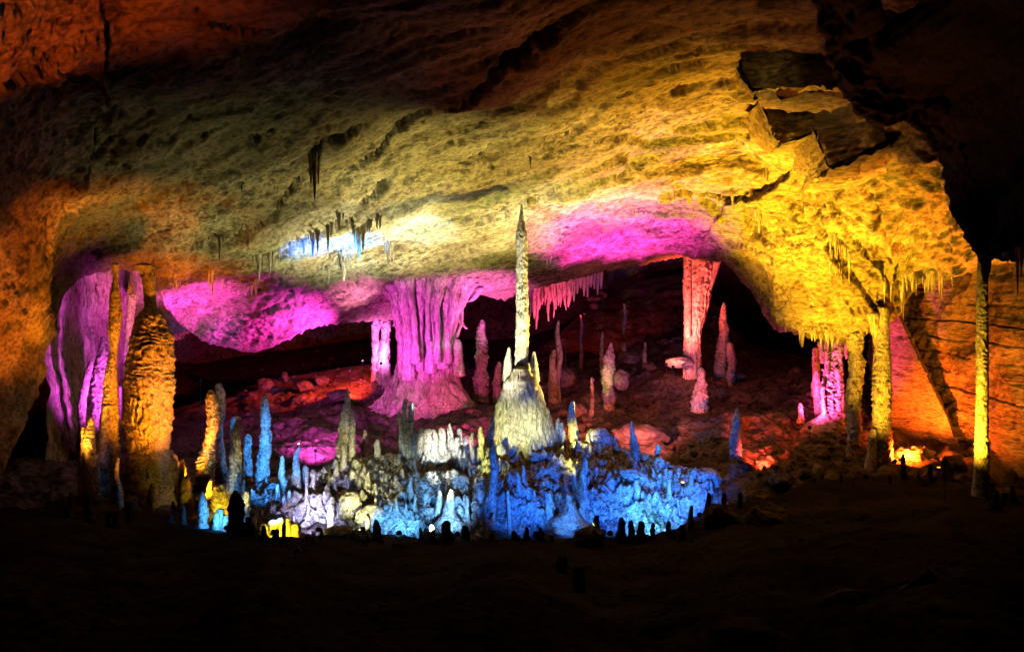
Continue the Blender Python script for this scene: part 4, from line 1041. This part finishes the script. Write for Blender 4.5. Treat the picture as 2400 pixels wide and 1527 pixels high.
for i, (label, cat, prof, Y, opt) in enumerate(ST):
    w = max(p[2] for p in prof)
    nth = 18 if w < 9 else (26 if w < 16 else 40)
    opt = dict(dict(rough=0.30, bend=1.1, flute=0.10, nfl=7), **opt)
    opt['ring'] = opt['ring'] * 1.5
    tag(drip(cat, prof, Y, None, M_shade if label.split()[0] in ('black', 'thin') and 'black' in label or 'widest black' in label or 'last black' in label or 'dark stump' in label else (M_dimmed if Y >= 60 and 'lamp' not in label else None), nth, 1.7, seed=200 + i * 7, ground=True, **opt), label, cat)  # silhouettes get the painted shade, far ones the darkened calcite

# striped hanging column lit violet, seen through the gap
tag(drip('stalactite', [(310, 690, 12), (308, 715, 10), (304, 750, 9), (298, 800, 7), (293, 840, 5), (290, 866, 2)], 60, None, M_stal, 24, 1.8, 0.25, 11, seed=900, down=False), 'violet striped stalactite in the gap behind the swollen column', 'stalactite')
tag(drip('stalactite', [(282, 905, 4), (282, 930, 3.5), (282, 980, 3), (283, 1005, 1.5)], 56, None, M_stal, 14, 1.8, 0.25, 9, seed=901, down=False), 'thin violet rod of rock low in the gap by the swollen column', 'stalactite')
ONES = 'zeroth first second third fourth fifth sixth seventh eighth ninth tenth eleventh twelfth thirteenth fourteenth fifteenth sixteenth seventeenth eighteenth nineteenth'.split()
def ordinal(n):
    if n < 20:
        return ONES[n]
    t = {2: 'twent', 3: 'thirt', 4: 'fort', 5: 'fift'}[n // 10]
    return t + 'ieth' if n % 10 == 0 else t + 'y-' + ONES[n % 10]
def number_off(objs):
    """alike things in one row: each is told apart by its place in the row"""
    objs = sorted((o for o in objs if o), key=lambda o: o.location.x / o.location.y)
    for i, o in enumerate(objs):
        o['label'] = o['label'] + ', ' + (ordinal(i + 1) + ' from the left' if i + 1 <= (len(objs) + 1) // 2 else (ordinal(len(objs) - i) + ' from the right' if i + 1 < len(objs) else 'rightmost of all')) if len(objs) > 1 else o['label']


# ------------------------------------------------------------------ rock pieces with flat faces
def facets(name, faces, mat, label, cat, seed, strata=0.0, sdir=(0.1, 0.0, 1.0), amp=0.25, n=34):
    """a block seen from below: each face is a pair of polylines of (px, py, depth), finely cut and roughened"""
    parts = []
    for i, rows in enumerate(faces):
        G = loft(rows, n, n, amp, seed, 0.5, 'r', 0.0, strata, sdir)
        parts.append((G.reshape(-1, 3), grid_faces(n, n)))
    V, Fc = merge(parts)
    org = V.mean(0)
    me = mesh_from(name, V - org, Fc, mat)
    o = bpy.data.objects.new(name, me)
    o.location = org
    COL.objects.link(o)
    tag(o, label, cat)
    return o

facets('rock_block', [
    [[(1896, 205, 41.5), (1960, 200, 40.2), (2060, 205, 38)], [(1915, 300, 41), (1985, 285, 39.6), (2070, 270, 37.4)], [(1950, 388, 40.4), (2000, 368, 39.2), (2084, 330, 37)]],
    [[(1950, 388, 40.4), (2000, 368, 39.2), (2084, 330, 37)], [(1915, 420, 43.5), (2000, 402, 42), (2080, 362, 40)], [(1878, 448, 48), (1985, 440, 46), (2075, 395, 43.5)]],
    [[(1896, 205, 41.5), (1915, 300, 41), (1950, 388, 40.4)], [(1850, 250, 45.5), (1862, 345, 45), (1878, 448, 48)]]],
    M_wall, 'big angular limestone block jutting from the ceiling, banded side and orange underside', 'rock block', 501, 0.2, (0.25, 0.0, 1.0), 0.34)
facets('rock_block', [
    [[(1742, 118, 37.5), (1850, 112, 36), (1985, 105, 33.5)], [(1748, 165, 37), (1850, 165, 35.5), (1985, 150, 33)], [(1775, 206, 36.6), (1860, 212, 35), (1988, 194, 32.6)]],
    [[(1775, 206, 36.6), (1860, 212, 35), (1988, 194, 32.6)], [(1796, 242, 42), (1880, 250, 40), (1990, 236, 37)]],
    [[(1742, 118, 37.5), (1748, 165, 37), (1775, 206, 36.6)], [(1728, 130, 41), (1750, 190, 42), (1796, 242, 42)]]],
    M_ceil, 'dark rough block hanging from the ceiling beside the black overhang', 'rock block', 511, 0.1, (0.2, 0, 1), 0.5)
facets('rock_block', [
    [[(1790, 236, 42.5), (1840, 232, 42), (1900, 236, 41)], [(1805, 290, 42), (1850, 285, 41.6), (1905, 280, 41)], [(1830, 336, 42), (1870, 322, 41.6), (1915, 305, 41)]],
    [[(1830, 336, 42), (1870, 322, 41.6), (1915, 305, 41)], [(1800, 356, 48), (1850, 356, 47.5), (1910, 350, 46)]],
    [[(1790, 236, 42.5), (1805, 290, 42), (1830, 336, 42)], [(1745, 275, 46), (1762, 325, 47.5), (1800, 356, 48)]]],
    M_ceil, 'yellow lit chipped block under the ceiling next to the banded block', 'rock block', 521, 0.0, (0, 0, 1), 0.22)

def wall_slab():
    L_ = [(2045, 735, 60), (2045, 870, 60), (2045, 1000, 59), (2045, 1130, 58)]
    R_ = [(2106, 742, 57.5), (2168, 872, 55.5), (2222, 985, 53.6), (2272, 1120, 51.6)]
    E_ = [(x + 5, y - 3, Y + 0.4) for x, y, Y in R_]
    K_ = [(x - 6, y - 4, Y + 5) for x, y, Y in R_]
    G = loft([L_, [((a[0] + b[0]) / 2, (a[1] + b[1]) / 2, (a[2] + b[2]) / 2) for a, b in zip(L_, R_)], R_, E_, K_], 120, 90, 0.18, 541, 0.4, 'n', 0.0, 0.22, (0.3, -0.05, 1.0))
    org = G[45, 119]
    o = bpy.data.objects.new('rock_slab', mesh_from('rock_slab', G - org, grid_faces(90, 120), M_wall))
    o.location = org
    COL.objects.link(o)
    tag(o, 'tall leaning rock slab glowing orange red behind the yellow column', 'rock slab')
wall_slab()

# boulders: convex blocks cut by random planes
def rock_vf(seed, nu=14, nv=9, planes=11, sx=1.0, sy=1.0, sz=0.75, noise=0.06):
    r = np.random.RandomState(seed)
    th = np.linspace(0, 2 * math.pi, nu, endpoint=False)
    ph = np.linspace(0.02, math.pi - 0.02, nv)
    D = np.stack([np.sin(ph)[:, None] * np.cos(th), np.sin(ph)[:, None] * np.sin(th), np.cos(ph)[:, None] + 0 * th], -1)
    N = r.normal(size=(planes, 3))
    N /= np.linalg.norm(N, axis=1)[:, None]
    d = r.uniform(0.62, 0.95, planes)
    c = D @ N.T
    rad = np.minimum(1.0, np.where(c > 0.05, d / np.maximum(c, 0.05), 9).min(-1))
    rad = rad * (1 + noise * fbm(D * 2.5 + seed, 3, seed))
    V = D * rad[..., None] * [sx, sy, sz]
    return V.reshape(-1, 3), grid_faces(nv, nu, True)

ROCKS = [mesh_from('boulder', *rock_vf(600 + k, 30, 18, 10 + k % 5, 1.0, 0.9, 0.62 + 0.05 * (k % 4), 0.16), M_slope, False) for k in range(8)]
ROCKS_PALE = [mesh_from('boulder', *rock_vf(640 + k, 40, 24, 16, 1.0, 0.9, 0.7, 0.26), M_hill, False) for k in range(3)]
def boulder(px, py, Y, hw, label, group=None, hh=None, pale=False, k=0, rz=None, lib=None):
    me = (lib or (ROCKS_PALE if pale else ROCKS))[k % len(lib or (ROCKS_PALE if pale else ROCKS))]
    o = bpy.data.objects.new('boulder', me)
    s = hw * Y / F
    o.location = P(px, py, Y)
    o.scale = (s, s, s * (hh / hw / 0.65 if hh else 1.0))
    o.rotation_euler = (GR.uniform(-0.15, 0.15), GR.uniform(-0.15, 0.15), GR.uniform(0, 6.28) if rz is None else rz)
    COL.objects.link(o)
    tag(o, label, 'boulder', group)
    return o

for i, (px, py, Y, hw, hh, pale, label) in enumerate([
    (1405, 1030, 52.5, 33, 26, True, 'yellow lit dome-shaped boulder behind the mound crest'),
    (1500, 1022, 58, 78, 34, False, 'largest pink boulder on the red slope behind the blue spike'),
    (1352, 962, 62, 26, 14, False, 'pale pinkish flat stone near the knobbly yellow stalagmite'),
    (1458, 888, 66, 22, 24, False, 'rounded orange red boulder beside the pagoda-like stalagmite'),
    (1478, 835, 76, 32, 15, False, 'red flat-topped boulder behind the pagoda-like stalagmite'),
    (1484, 1112, 45.2, 34, 14, True, 'smooth violet boulder half way up the mound'),
    (1662, 1122, 46.5, 34, 24, True, 'deep blue boulder at the tail end of the mound'),
    (2150, 1090, 52, 60, 42, True, 'rounded orange boulder lit by the bare lamp'),
    (2235, 1100, 48, 34, 34, False, 'black jagged boulder in front of the orange slab foot'),
    (1835, 1128, 46.5, 34, 20, False, 'dull red square boulder on the dark ridge'),
    (1886, 1112, 47, 18, 12, False, 'small tilted red boulder beside the square one'),
    (1914, 1104, 47.5, 11, 16, True, 'little pointed orange stone on the ridge'),
    (796, 923, 74, 34, 15, False, 'violet grey boulder on the rubble before the magenta column'),
    (712, 905, 80, 26, 14, False, 'red lit boulder on the far rubble, largest of its heap'),
    (756, 893, 82, 20, 12, False, 'dark red boulder next to the red lit one'),
    (668, 885, 86, 10, 13, False, 'small upright stone at the top of the far rubble'),
    (620, 905, 82, 22, 20, False, 'dim boulder at the edge of the black hollow'),
    (1390, 700, 98, 22, 8, False, 'pale pink flat stone in the red pocket'),
    (1412, 690, 99, 16, 7, False, 'thin pink slab of stone in the red pocket'),
    (1393, 716, 97, 12, 8, False, 'bright pink pebble-like boulder in the red pocket'),
    (1592, 850, 70, 34, 13, True, 'white hot red boulder struck by the red lamp'),
    (1525, 858, 72, 18, 10, False, 'red stone at the side of the red lamp'),
    (1262, 885, 72, 14, 14, False, 'round dark red stone behind the fluted cone'),
    (1320, 885, 72, 34, 20, False, 'violet boulder behind the thin grey stalagmite'),
    (1805, 965, 62, 44, 22, False, 'red boulder lit on the slope near the pink lamp'),
    (1720, 880, 72, 34, 14, False, 'broad dim boulder before the black archway'),
    (2000, 1440, 17, 92, 46, False, 'big black rock with a dim olive face near the viewer'),
    (2160, 1410, 18, 70, 70, False, 'tall black rock near the viewer beside the olive faced one'),
    (1760, 1500, 14, 100, 60, False, 'low black rock close to the viewer'),
    (512, 1180, 41.5, 40, 42, True, 'brilliant yellow boulder crusted with coral lumps behind the blue ringed stub'),
    (1800, 1215, 36, 60, 34, False, 'long black boulder on the ridge'),
    (1690, 1215, 37, 46, 32, False, 'black boulder on the ridge at the end of the mound'),
    (1385, 1262, 36.5, 52, 26, False, 'black boulder on the ridge below the blue dome'),
    (845, 1256, 36.5, 30, 20, False, 'black olive boulder on the ridge near the yellow pool of light'),
    (790, 1246, 38.5, 36, 14, True, 'yellow crusted stone lit at the end of the yellow stubs'),
    (870, 1210, 41.5, 38, 22, True, 'tan boulder at the foot of the mound'),
    (820, 1185, 43, 34, 30, True, 'grey olive rounded boulder with a shell-like face on the mound'),
]):
    boulder(px, py, Y, hw, label, None, hh, pale, i * 3 + 1)

R2 = random.Random(77)
# loose boulders over the rubble slope
for zone, n, (x0, x1), (y0, y1), (a, b), lab in [
    ('l', 26, (560, 900), (890, 1060), (6, 17), 'loose violet red boulder in the rubble before the magenta column'),
    ('c', 34, (1290, 1700), (830, 1080), (6, 18), 'loose red brown boulder scattered on the slope behind the mound'),
    ('r', 24, (1700, 1990), (860, 1100), (6, 16), 'loose dark red boulder on the slope below the black archway'),
    ('f', 14, (1290, 1560), (700, 820), (6, 13), 'loose dim boulder in the far dark hollow'),
    ('v', 12, (1040, 1180), (880, 1000), (6, 14), 'loose violet boulder between magenta column and fluted cone')]:
    made = []
    for _ in range(n):
        px, py = R2.uniform(x0, x1), R2.uniform(y0, y1)
        h = hit(px, py, ('slope',))
        if h is None or h[0] is None:
            continue
        made.append(boulder(px, py, h[0].y - 0.05, R2.uniform(a, b) * R2.uniform(0.6, 1.0), lab, 'loose boulders on the rubble slope, ' + ' '.join(lab.split(' ')[1:3]), None, False, R2.randrange(8)))
    number_off(made)

# rubble too small to pick apart
def rubble(name, keys, n, xr, yr, ar, mat, seed):
    r = random.Random(seed)
    base = [rock_vf(seed + k, 7, 5, 8) for k in range(6)]
    parts = []
    for _ in range(n):
        px, py = r.uniform(*xr), r.uniform(*yr)
        h = hit(px, py, keys)
        if h is None or h[0] is None:
            continue
        v, f = base[r.randrange(6)]
        s = r.uniform(*ar) * (0.5 + r.random() ** 2)
        a = r.uniform(0, 6.28)
        R = np.array([[math.cos(a), -math.sin(a), 0], [math.sin(a), math.cos(a), 0], [0, 0, 1]])
        parts.append(((v * [s, s * r.uniform(0.6, 1), s * r.uniform(0.5, 1)]) @ R.T + np.array(h[0]), f))
    V, Fc = merge(parts)
    o = bpy.data.objects.new(name, mesh_from(name, V, Fc, mat, False))
    COL.objects.link(o)
    o['kind'] = 'stuff'
rubble('rubble', ('slope',), 2600, (560, 2050), (700, 1120), (0.10, 0.30), M_slope, 700)
rubble('rubble', ('hill',), 1500, (570, 1720), (1060, 1270), (0.05, 0.16), M_hill, 720)
rubble('pebbles', ('ground',), 900, (0, 2400), (1130, 1500), (0.04, 0.12), M_ground, 740)

# ------------------------------------------------------------------ stubs crowding the mound: a few shapes, many copies
STUB = []
for k in range(12):
    w = 6.0
    hgt = [26, 34, 20, 44, 30, 16, 38, 24, 50, 18, 28, 34][k]
    top = [2.5, 2, 4, 2, 3.5, 4.5, 3, 2, 2.5, 5, 4, 1.5][k]
    o = drip('stalagmite', [(1200, 900 - hgt, top), (1200 + k % 3 - 1, 900 - hgt * 0.85, top + 2), (1200, 900 - hgt * 0.4, w), (1200, 896, w + 2 + k % 3), (1200, 906, w + 7 + 2 * (k % 3))], 45, None, M_stal, 15, 1.9, 0.14 + 0.03 * (k % 4), 7 + k % 5, 0.08, 6, 0.30, 1000 + k * 13, bend=1.5)
    STUB.append(o.data)
    bpy.data.objects.remove(o)
STUB_SHADED = [m.copy() for m in STUB]
for m in STUB_SHADED:
    m.materials[0] = M_shade  # silhouette shade put into the colour of the ridge stubs
def stub_zone(n, xr, yr, keys, sr, label, group, seed):
    r = random.Random(seed)
    made = []
    for _ in range(n):
        px, py = r.uniform(*xr), r.uniform(*yr)
        h = hit(px, py, keys)
        if h is None or h[0] is None:
            continue
        o = bpy.data.objects.new('stalagmite', r.choice(STUB_SHADED if keys == ('ground',) else STUB))
        s = r.uniform(*sr)
        o.location = h[0] + Vector((0, 0.05, -0.12))
        o.scale = (s * r.uniform(0.8, 1.2), s, s * r.uniform(0.7, 1.3))
        o.rotation_euler = (r.uniform(-0.06, 0.06), r.uniform(-0.06, 0.06), r.uniform(0, 6.28))
        COL.objects.link(o)
        made.append(tag(o, label, 'stalagmite', group))
    number_off(made)
stub_zone(20, (590, 760), (1125, 1240), ('hill',), (0.5, 1.0), 'small blue white stub on the flank below the tall blue stalagmite', 'stubs on the blue white flank', 81)
stub_zone(26, (780, 980), (1070, 1200), ('hill',), (0.45, 0.95), 'small grey olive stub on the mound below the pale cluster', 'stubs on the olive flank', 82)
stub_zone(16, (975, 1135), (1062, 1090), ('hill',), (0.6, 1.1), 'small pale stub at the foot of the crest row', 'stubs below the crest row', 83)
stub_zone(34, (1150, 1460), (1040, 1230), ('hill',), (0.4, 0.9), 'small deep blue stub on the shaded face of the mound', 'stubs on the deep blue face', 84)
stub_zone(26, (1290, 1560), (1030, 1062), ('hill',), (0.5, 0.9), 'small blue stub along the far crest of the mound', 'stubs on the blue crest', 85)
stub_zone(18, (1500, 1690), (1080, 1220), ('hill',), (0.4, 0.8), 'small bright blue stub on the sloping tail of the mound', 'stubs on the blue tail', 86)
stub_zone(34, (600, 1640), (1262, 1275), ('ground',), (0.4, 0.9), 'small black stub in silhouette along the ridge', 'black stubs along the ridge', 87)
stub_zone(22, (150, 520), (1185, 1240), ('ground',), (0.5, 1.1), 'small black stub on the ridge below the swollen column', 'black stubs below the swollen column', 88)
stub_zone(18, (1880, 2240), (1118, 1140), ('ground',), (0.5, 1.0), 'small black stub on the ridge before the orange slab', 'black stubs before the orange slab', 89)
stub_zone(10, (2310, 2390), (1165, 1200), ('ground',), (0.6, 1.2), 'small black stub at the foot of the slender wall column', 'black stubs at the slender column', 90)

# ------------------------------------------------------------------ stalactites
def hang(px, py, ln, w, seed, label, group=None, keys=('ceil', 'over'), Y=None, mat=None, ring=0.08, flute=0.1, nth=10):
    if Y is None:
        h = hit(px, py, keys)
        if h is None or h[0] is None:
            return None
        Y = h[0].y + 0.04
    o = drip('stalactite', [(px, py - 12, w * 1.5), (px, py + 2, w * 1.15), (px + GR.uniform(-.8, .8), py + ln * 0.4, w * 0.7), (px + GR.uniform(-.8, .8), py + ln * 0.85, w * 0.35), (px, py + ln, w * 0.12)], Y, None, mat or M_drape, nth, 2.6, ring, 9, flute, 5, 0.2, seed, down=False)
    return tag(o, label, 'stalactite', group)

BIG = [
    (842, 535, 74, 12, 'bright blue stalactite bundle, largest of the blue lit ones'), (851, 530, 60, 8, 'blue white stalactite beside the largest blue one'), (833, 545, 40, 7, 'short blue stalactite at the side of the largest blue one'),
    (806, 600, 58, 15, 'wide blue wedge-shaped stalactite reaching down to the magenta band'), (796, 605, 30, 8, 'short blue stalactite joined to the blue wedge'),
    (909, 568, 66, 7, 'long pale blue stalactite standing off to the side of the blue ones'), (916, 575, 42, 6, 'short pale blue stalactite next to the long pale one'),
    (737, 350, 122, 11, 'dark ragged stalactite, longest on the olive ceiling'), (729, 372, 60, 9, 'dark stalactite joined to the longest ragged one'), (746, 365, 70, 7, 'thin dark stalactite behind the longest ragged one'),
    (581, 530, 58, 4.5, 'thin long dark stalactite on the grey ledge'), (515, 556, 58, 6, 'grey stalactite at the lower end of the grey ledge'), (606, 598, 62, 9, 'thick grey stalactite hanging over the magenta band'), (618, 598, 30, 5, 'short grey stalactite beside the thick grey one'),
    (632, 594, 46, 8, 'grey toothed stalactite above the violet ceiling'), (641, 592, 36, 6, 'grey stalactite at the end of the grey teeth'), (498, 632, 66, 6, 'dark brown stalactite at the edge of orange and magenta'), (490, 640, 40, 4, 'thin brown stalactite beside the dark brown one'),
    (600, 655, 48, 6, 'dark stalactite on the magenta ceiling'), (590, 668, 40, 4.5, 'reddish stalactite beside the dark one on the magenta ceiling'), (770, 630, 36, 5, 'grey blue stalactite before the magenta ceiling'), (757, 625, 24, 4, 'short grey stalactite before the magenta ceiling'),
    (733, 548, 56, 8, 'brown and grey stalactite on the blue ledge'), (745, 545, 46, 7, 'pale stalactite beside the brown and grey one'), (712, 560, 36, 6, 'tan stalactite with a blue tip'), (680, 568, 40, 5, 'pale pointed stalactite on the blue ledge'), (769, 528, 62, 7, 'tan spindle-shaped stalactite on the blue ledge'),
    (794, 498, 44, 7, 'olive stalactite at the bend of the ledge'), (1243, 368, 30, 4, 'lone brown stalactite on the yellow ceiling above the spire'),
    (2385, 590, 106, 6, 'long black stalactite hanging from the overhang beside the wall'), (2362, 594, 24, 7, 'short black stalactite hanging from the overhang'), (2393, 590, 60, 7, 'thick black stalactite merging with the long black one'), (2341, 596, 14, 5, 'black tooth of rock under the overhang'),
    (2208, 640, 60, 6, 'dark stalactite hanging from the yellow ledge'), (1780, 500, 46, 9, 'brown dripping stalactite under the yellow blocks'),
]
COMP = []
for i, (px, py, ln, w, lab) in enumerate(BIG):
    hang(px, py, ln, w * 0.68, 1300 + i * 5, lab, None, nth=16, ring=0.14, flute=0.16)
    if w >= 6 and py < 700:
        for k in range(2):
            COMP.append(hang(px + GR.uniform(-1.6, 1.6) * w, py + GR.uniform(-4, 4), ln * GR.uniform(0.2, 0.5), w * 0.4, 1700 + i * 5 + k, 'short thin stalactite crowding the root of a larger one', 'companions of the large stalactites'))
number_off(COMP)

def fringe(line, n, lr, wr, label, group, seed, jitter=5, keys=('ceil',)):
    r = random.Random(seed)
    line = np.array(line, float)
    t = np.concatenate([[0], np.cumsum(np.hypot(*np.diff(line, axis=0).T))])
    made = []
    knots = [r.random() * t[-1] for _ in range(max(2, n // 6))]
    for k in range(int(n * 0.72)):
        s = float(np.clip(r.choice(knots) + r.gauss(0, t[-1] * 0.035), 0, t[-1])) if r.random() < 0.75 else r.random() * t[-1]
        px = np.interp(s, t, line[:, 0]) + r.uniform(-2, 2)
        py = np.interp(s, t, line[:, 1]) + r.uniform(-jitter, jitter)
        ln = lr[0] + (lr[1] - lr[0]) * r.random() ** 2.6
        made.append(hang(px, py, ln, r.uniform(*wr) * (0.6 + 0.4 * ln / lr[1]), seed * 31 + k, label, group, keys))
    number_off(made)
fringe([(440, 572), (520, 556), (580, 520), (620, 503), (700, 440), (735, 400)], 30, (6, 22), (1.8, 3.6), 'small dark stalactite along the grey olive ledge', 'fringe of the grey ledge', 31)
fringe([(640, 594), (690, 560), (760, 530), (810, 510), (860, 470), (905, 430)], 34, (8, 34), (2, 4.5), 'small tan stalactite along the ledge above the blue light', 'fringe of the tan ledge', 32)
fringe([(815, 570), (860, 520), (905, 490)], 18, (10, 40), (2.5, 5), 'small blue stalactite in the blue lit fringe', 'fringe of the blue light', 33)
fringe([(880, 585), (905, 575), (925, 600)], 8, (14, 34), (2, 4), 'small pale blue stalactite near the long pale blue one', 'pale blue fringe', 34)
fringe([(930, 318), (1010, 270), (1080, 235), (1150, 185)], 22, (5, 15), (1.6, 3), 'small brown stalactite on the high diagonal crack', 'fringe of the high crack', 35)
fringe([(1240, 330), (1300, 325), (1330, 310)], 10, (6, 16), (1.6, 3), 'small dark stalactite on the olive ceiling above the spire', 'fringe above the spire', 36)
fringe([(560, 430), (640, 460), (700, 470)], 16, (6, 20), (1.8, 3.4), 'small dark stalactite on the rough olive ceiling', 'scattered olive stalactites', 37, 30)
fringe([(820, 430), (860, 450), (890, 440)], 12, (6, 24), (1.8, 3.4), 'small brown stalactite on the pale ceiling above the blue light', 'scattered pale stalactites', 38, 24)
fringe([(380, 655), (470, 650), (540, 640)], 18, (6, 22), (1.6, 3), 'small brown stalactite on the orange ceiling', 'fringe of the orange ceiling', 39, 14)
fringe([(560, 690), (640, 700), (760, 690), (830, 668)], 16, (6, 18), (1.6, 3), 'small magenta stalactite under the magenta ceiling', 'fringe of the magenta ceiling', 40, 12)
fringe([(830, 662), (860, 660)], 9, (6, 12), (2, 3), 'small white hot stalactite in a row near the magenta lamp', 'row near the magenta lamp', 41, 2)
fringe([(1280, 600), (1330, 590), (1400, 560), (1480, 545)], 12, (6, 24), (1.6, 3), 'small pink stalactite under the pink ceiling', 'fringe of the pink ceiling', 42, 14)
fringe([(1612, 462), (1690, 470), (1720, 462)], 16, (8, 26), (2, 4), 'small ochre stalactite under the grey shelf', 'fringe of the grey shelf', 43, 4)
fringe([(1760, 395), (1800, 400), (1830, 380)], 14, (8, 40), (2, 4.5), 'small ochre stalactite under the yellow blocks', 'fringe of the yellow blocks', 44, 10)
fringe([(2128, 650), (2180, 648), (2240, 640), (2286, 628)], 34, (12, 48), (2.5, 5.5), 'small bright yellow stalactite fringing the ledge before the banded wall', 'fringe of the yellow ledge', 45, 6)
fringe([(1830, 768), (1900, 776), (1960, 794), (2010, 796), (2040, 770)], 40, (10, 42), (2.5, 6), 'small orange stalactite fringing the lower edge of the buttress', 'fringe of the buttress', 46, 5)
fringe([(1880, 560), (1960, 590), (2030, 610), (2090, 640)], 34, (16, 60), (2.5, 6), 'small olive stalactite among the drips on the buttress face', 'drips on the buttress', 47, 40)
fringe([(2080, 690), (2110, 680), (2130, 660)], 18, (20, 70), (3, 6), 'small dark olive stalactite at the shaded corner of the buttress', 'drips at the dark corner', 48, 24)
fringe([(1700, 624), (1760, 690), (1800, 755)], 10, (6, 18), (2, 4), 'small reddish stalactite on the rim of the black archway', 'fringe of the archway', 49, 3)
fringe([(2335, 594), (2400, 588)], 8, (8, 26), (3, 6), 'small black stalactite under the overhang', 'fringe of the overhang', 50, 3, ('over',))

# curtains of the red pocket beyond the spire
pd = empty('drapery', P(1290, 690, 78), 'pink and red curtain of fluted flowstone beyond the tall spire', 'drapery')
rr = random.Random(9)
for i in range(22):
    x = 1243 + i * 4.6 + rr.uniform(-2, 2)
    y0 = 673 - (x - 1243) * 0.2
    ln = rr.uniform(0.45, 1.0) * (112 - 0.5 * (x - 1243))
    w = rr.uniform(2.6, 6.5)
    drip('fold', [(x, y0 - 12, w * 1.7), (x, y0 + 12, w * 1.1), (x + rr.uniform(-2, 2), y0 + ln * 0.7, w * 0.8), (x + rr.uniform(-2, 3), y0 + ln, w * 0.25)], 78 + rr.uniform(-0.8, 0.8), pd, M_drape, 14, 2.2, 0.10, 12, 0.15, 5, 0.25, 1500 + i, bend=0.8)
pe = empty('drapery', P(1400, 655, 84), 'short bright pink curtain of flowstone at the top of the red pocket', 'drapery')
for i in range(9):
    x = 1345 + i * 8
    y0 = 660 - i * 2.2
    ln = [46, 30, 20, 40, 44, 24, 30, 46, 34][i]
    drip('fold', [(x, y0 - 10, 6), (x, y0 + ln * 0.5, 4), (x, y0 + ln, 1.5)], 84 + 0.5 * math.sin(i * 2.1), pe, M_drape, 14, 2.6, 0.06, 14, 0.15, 5, 0.15, 1540 + i)
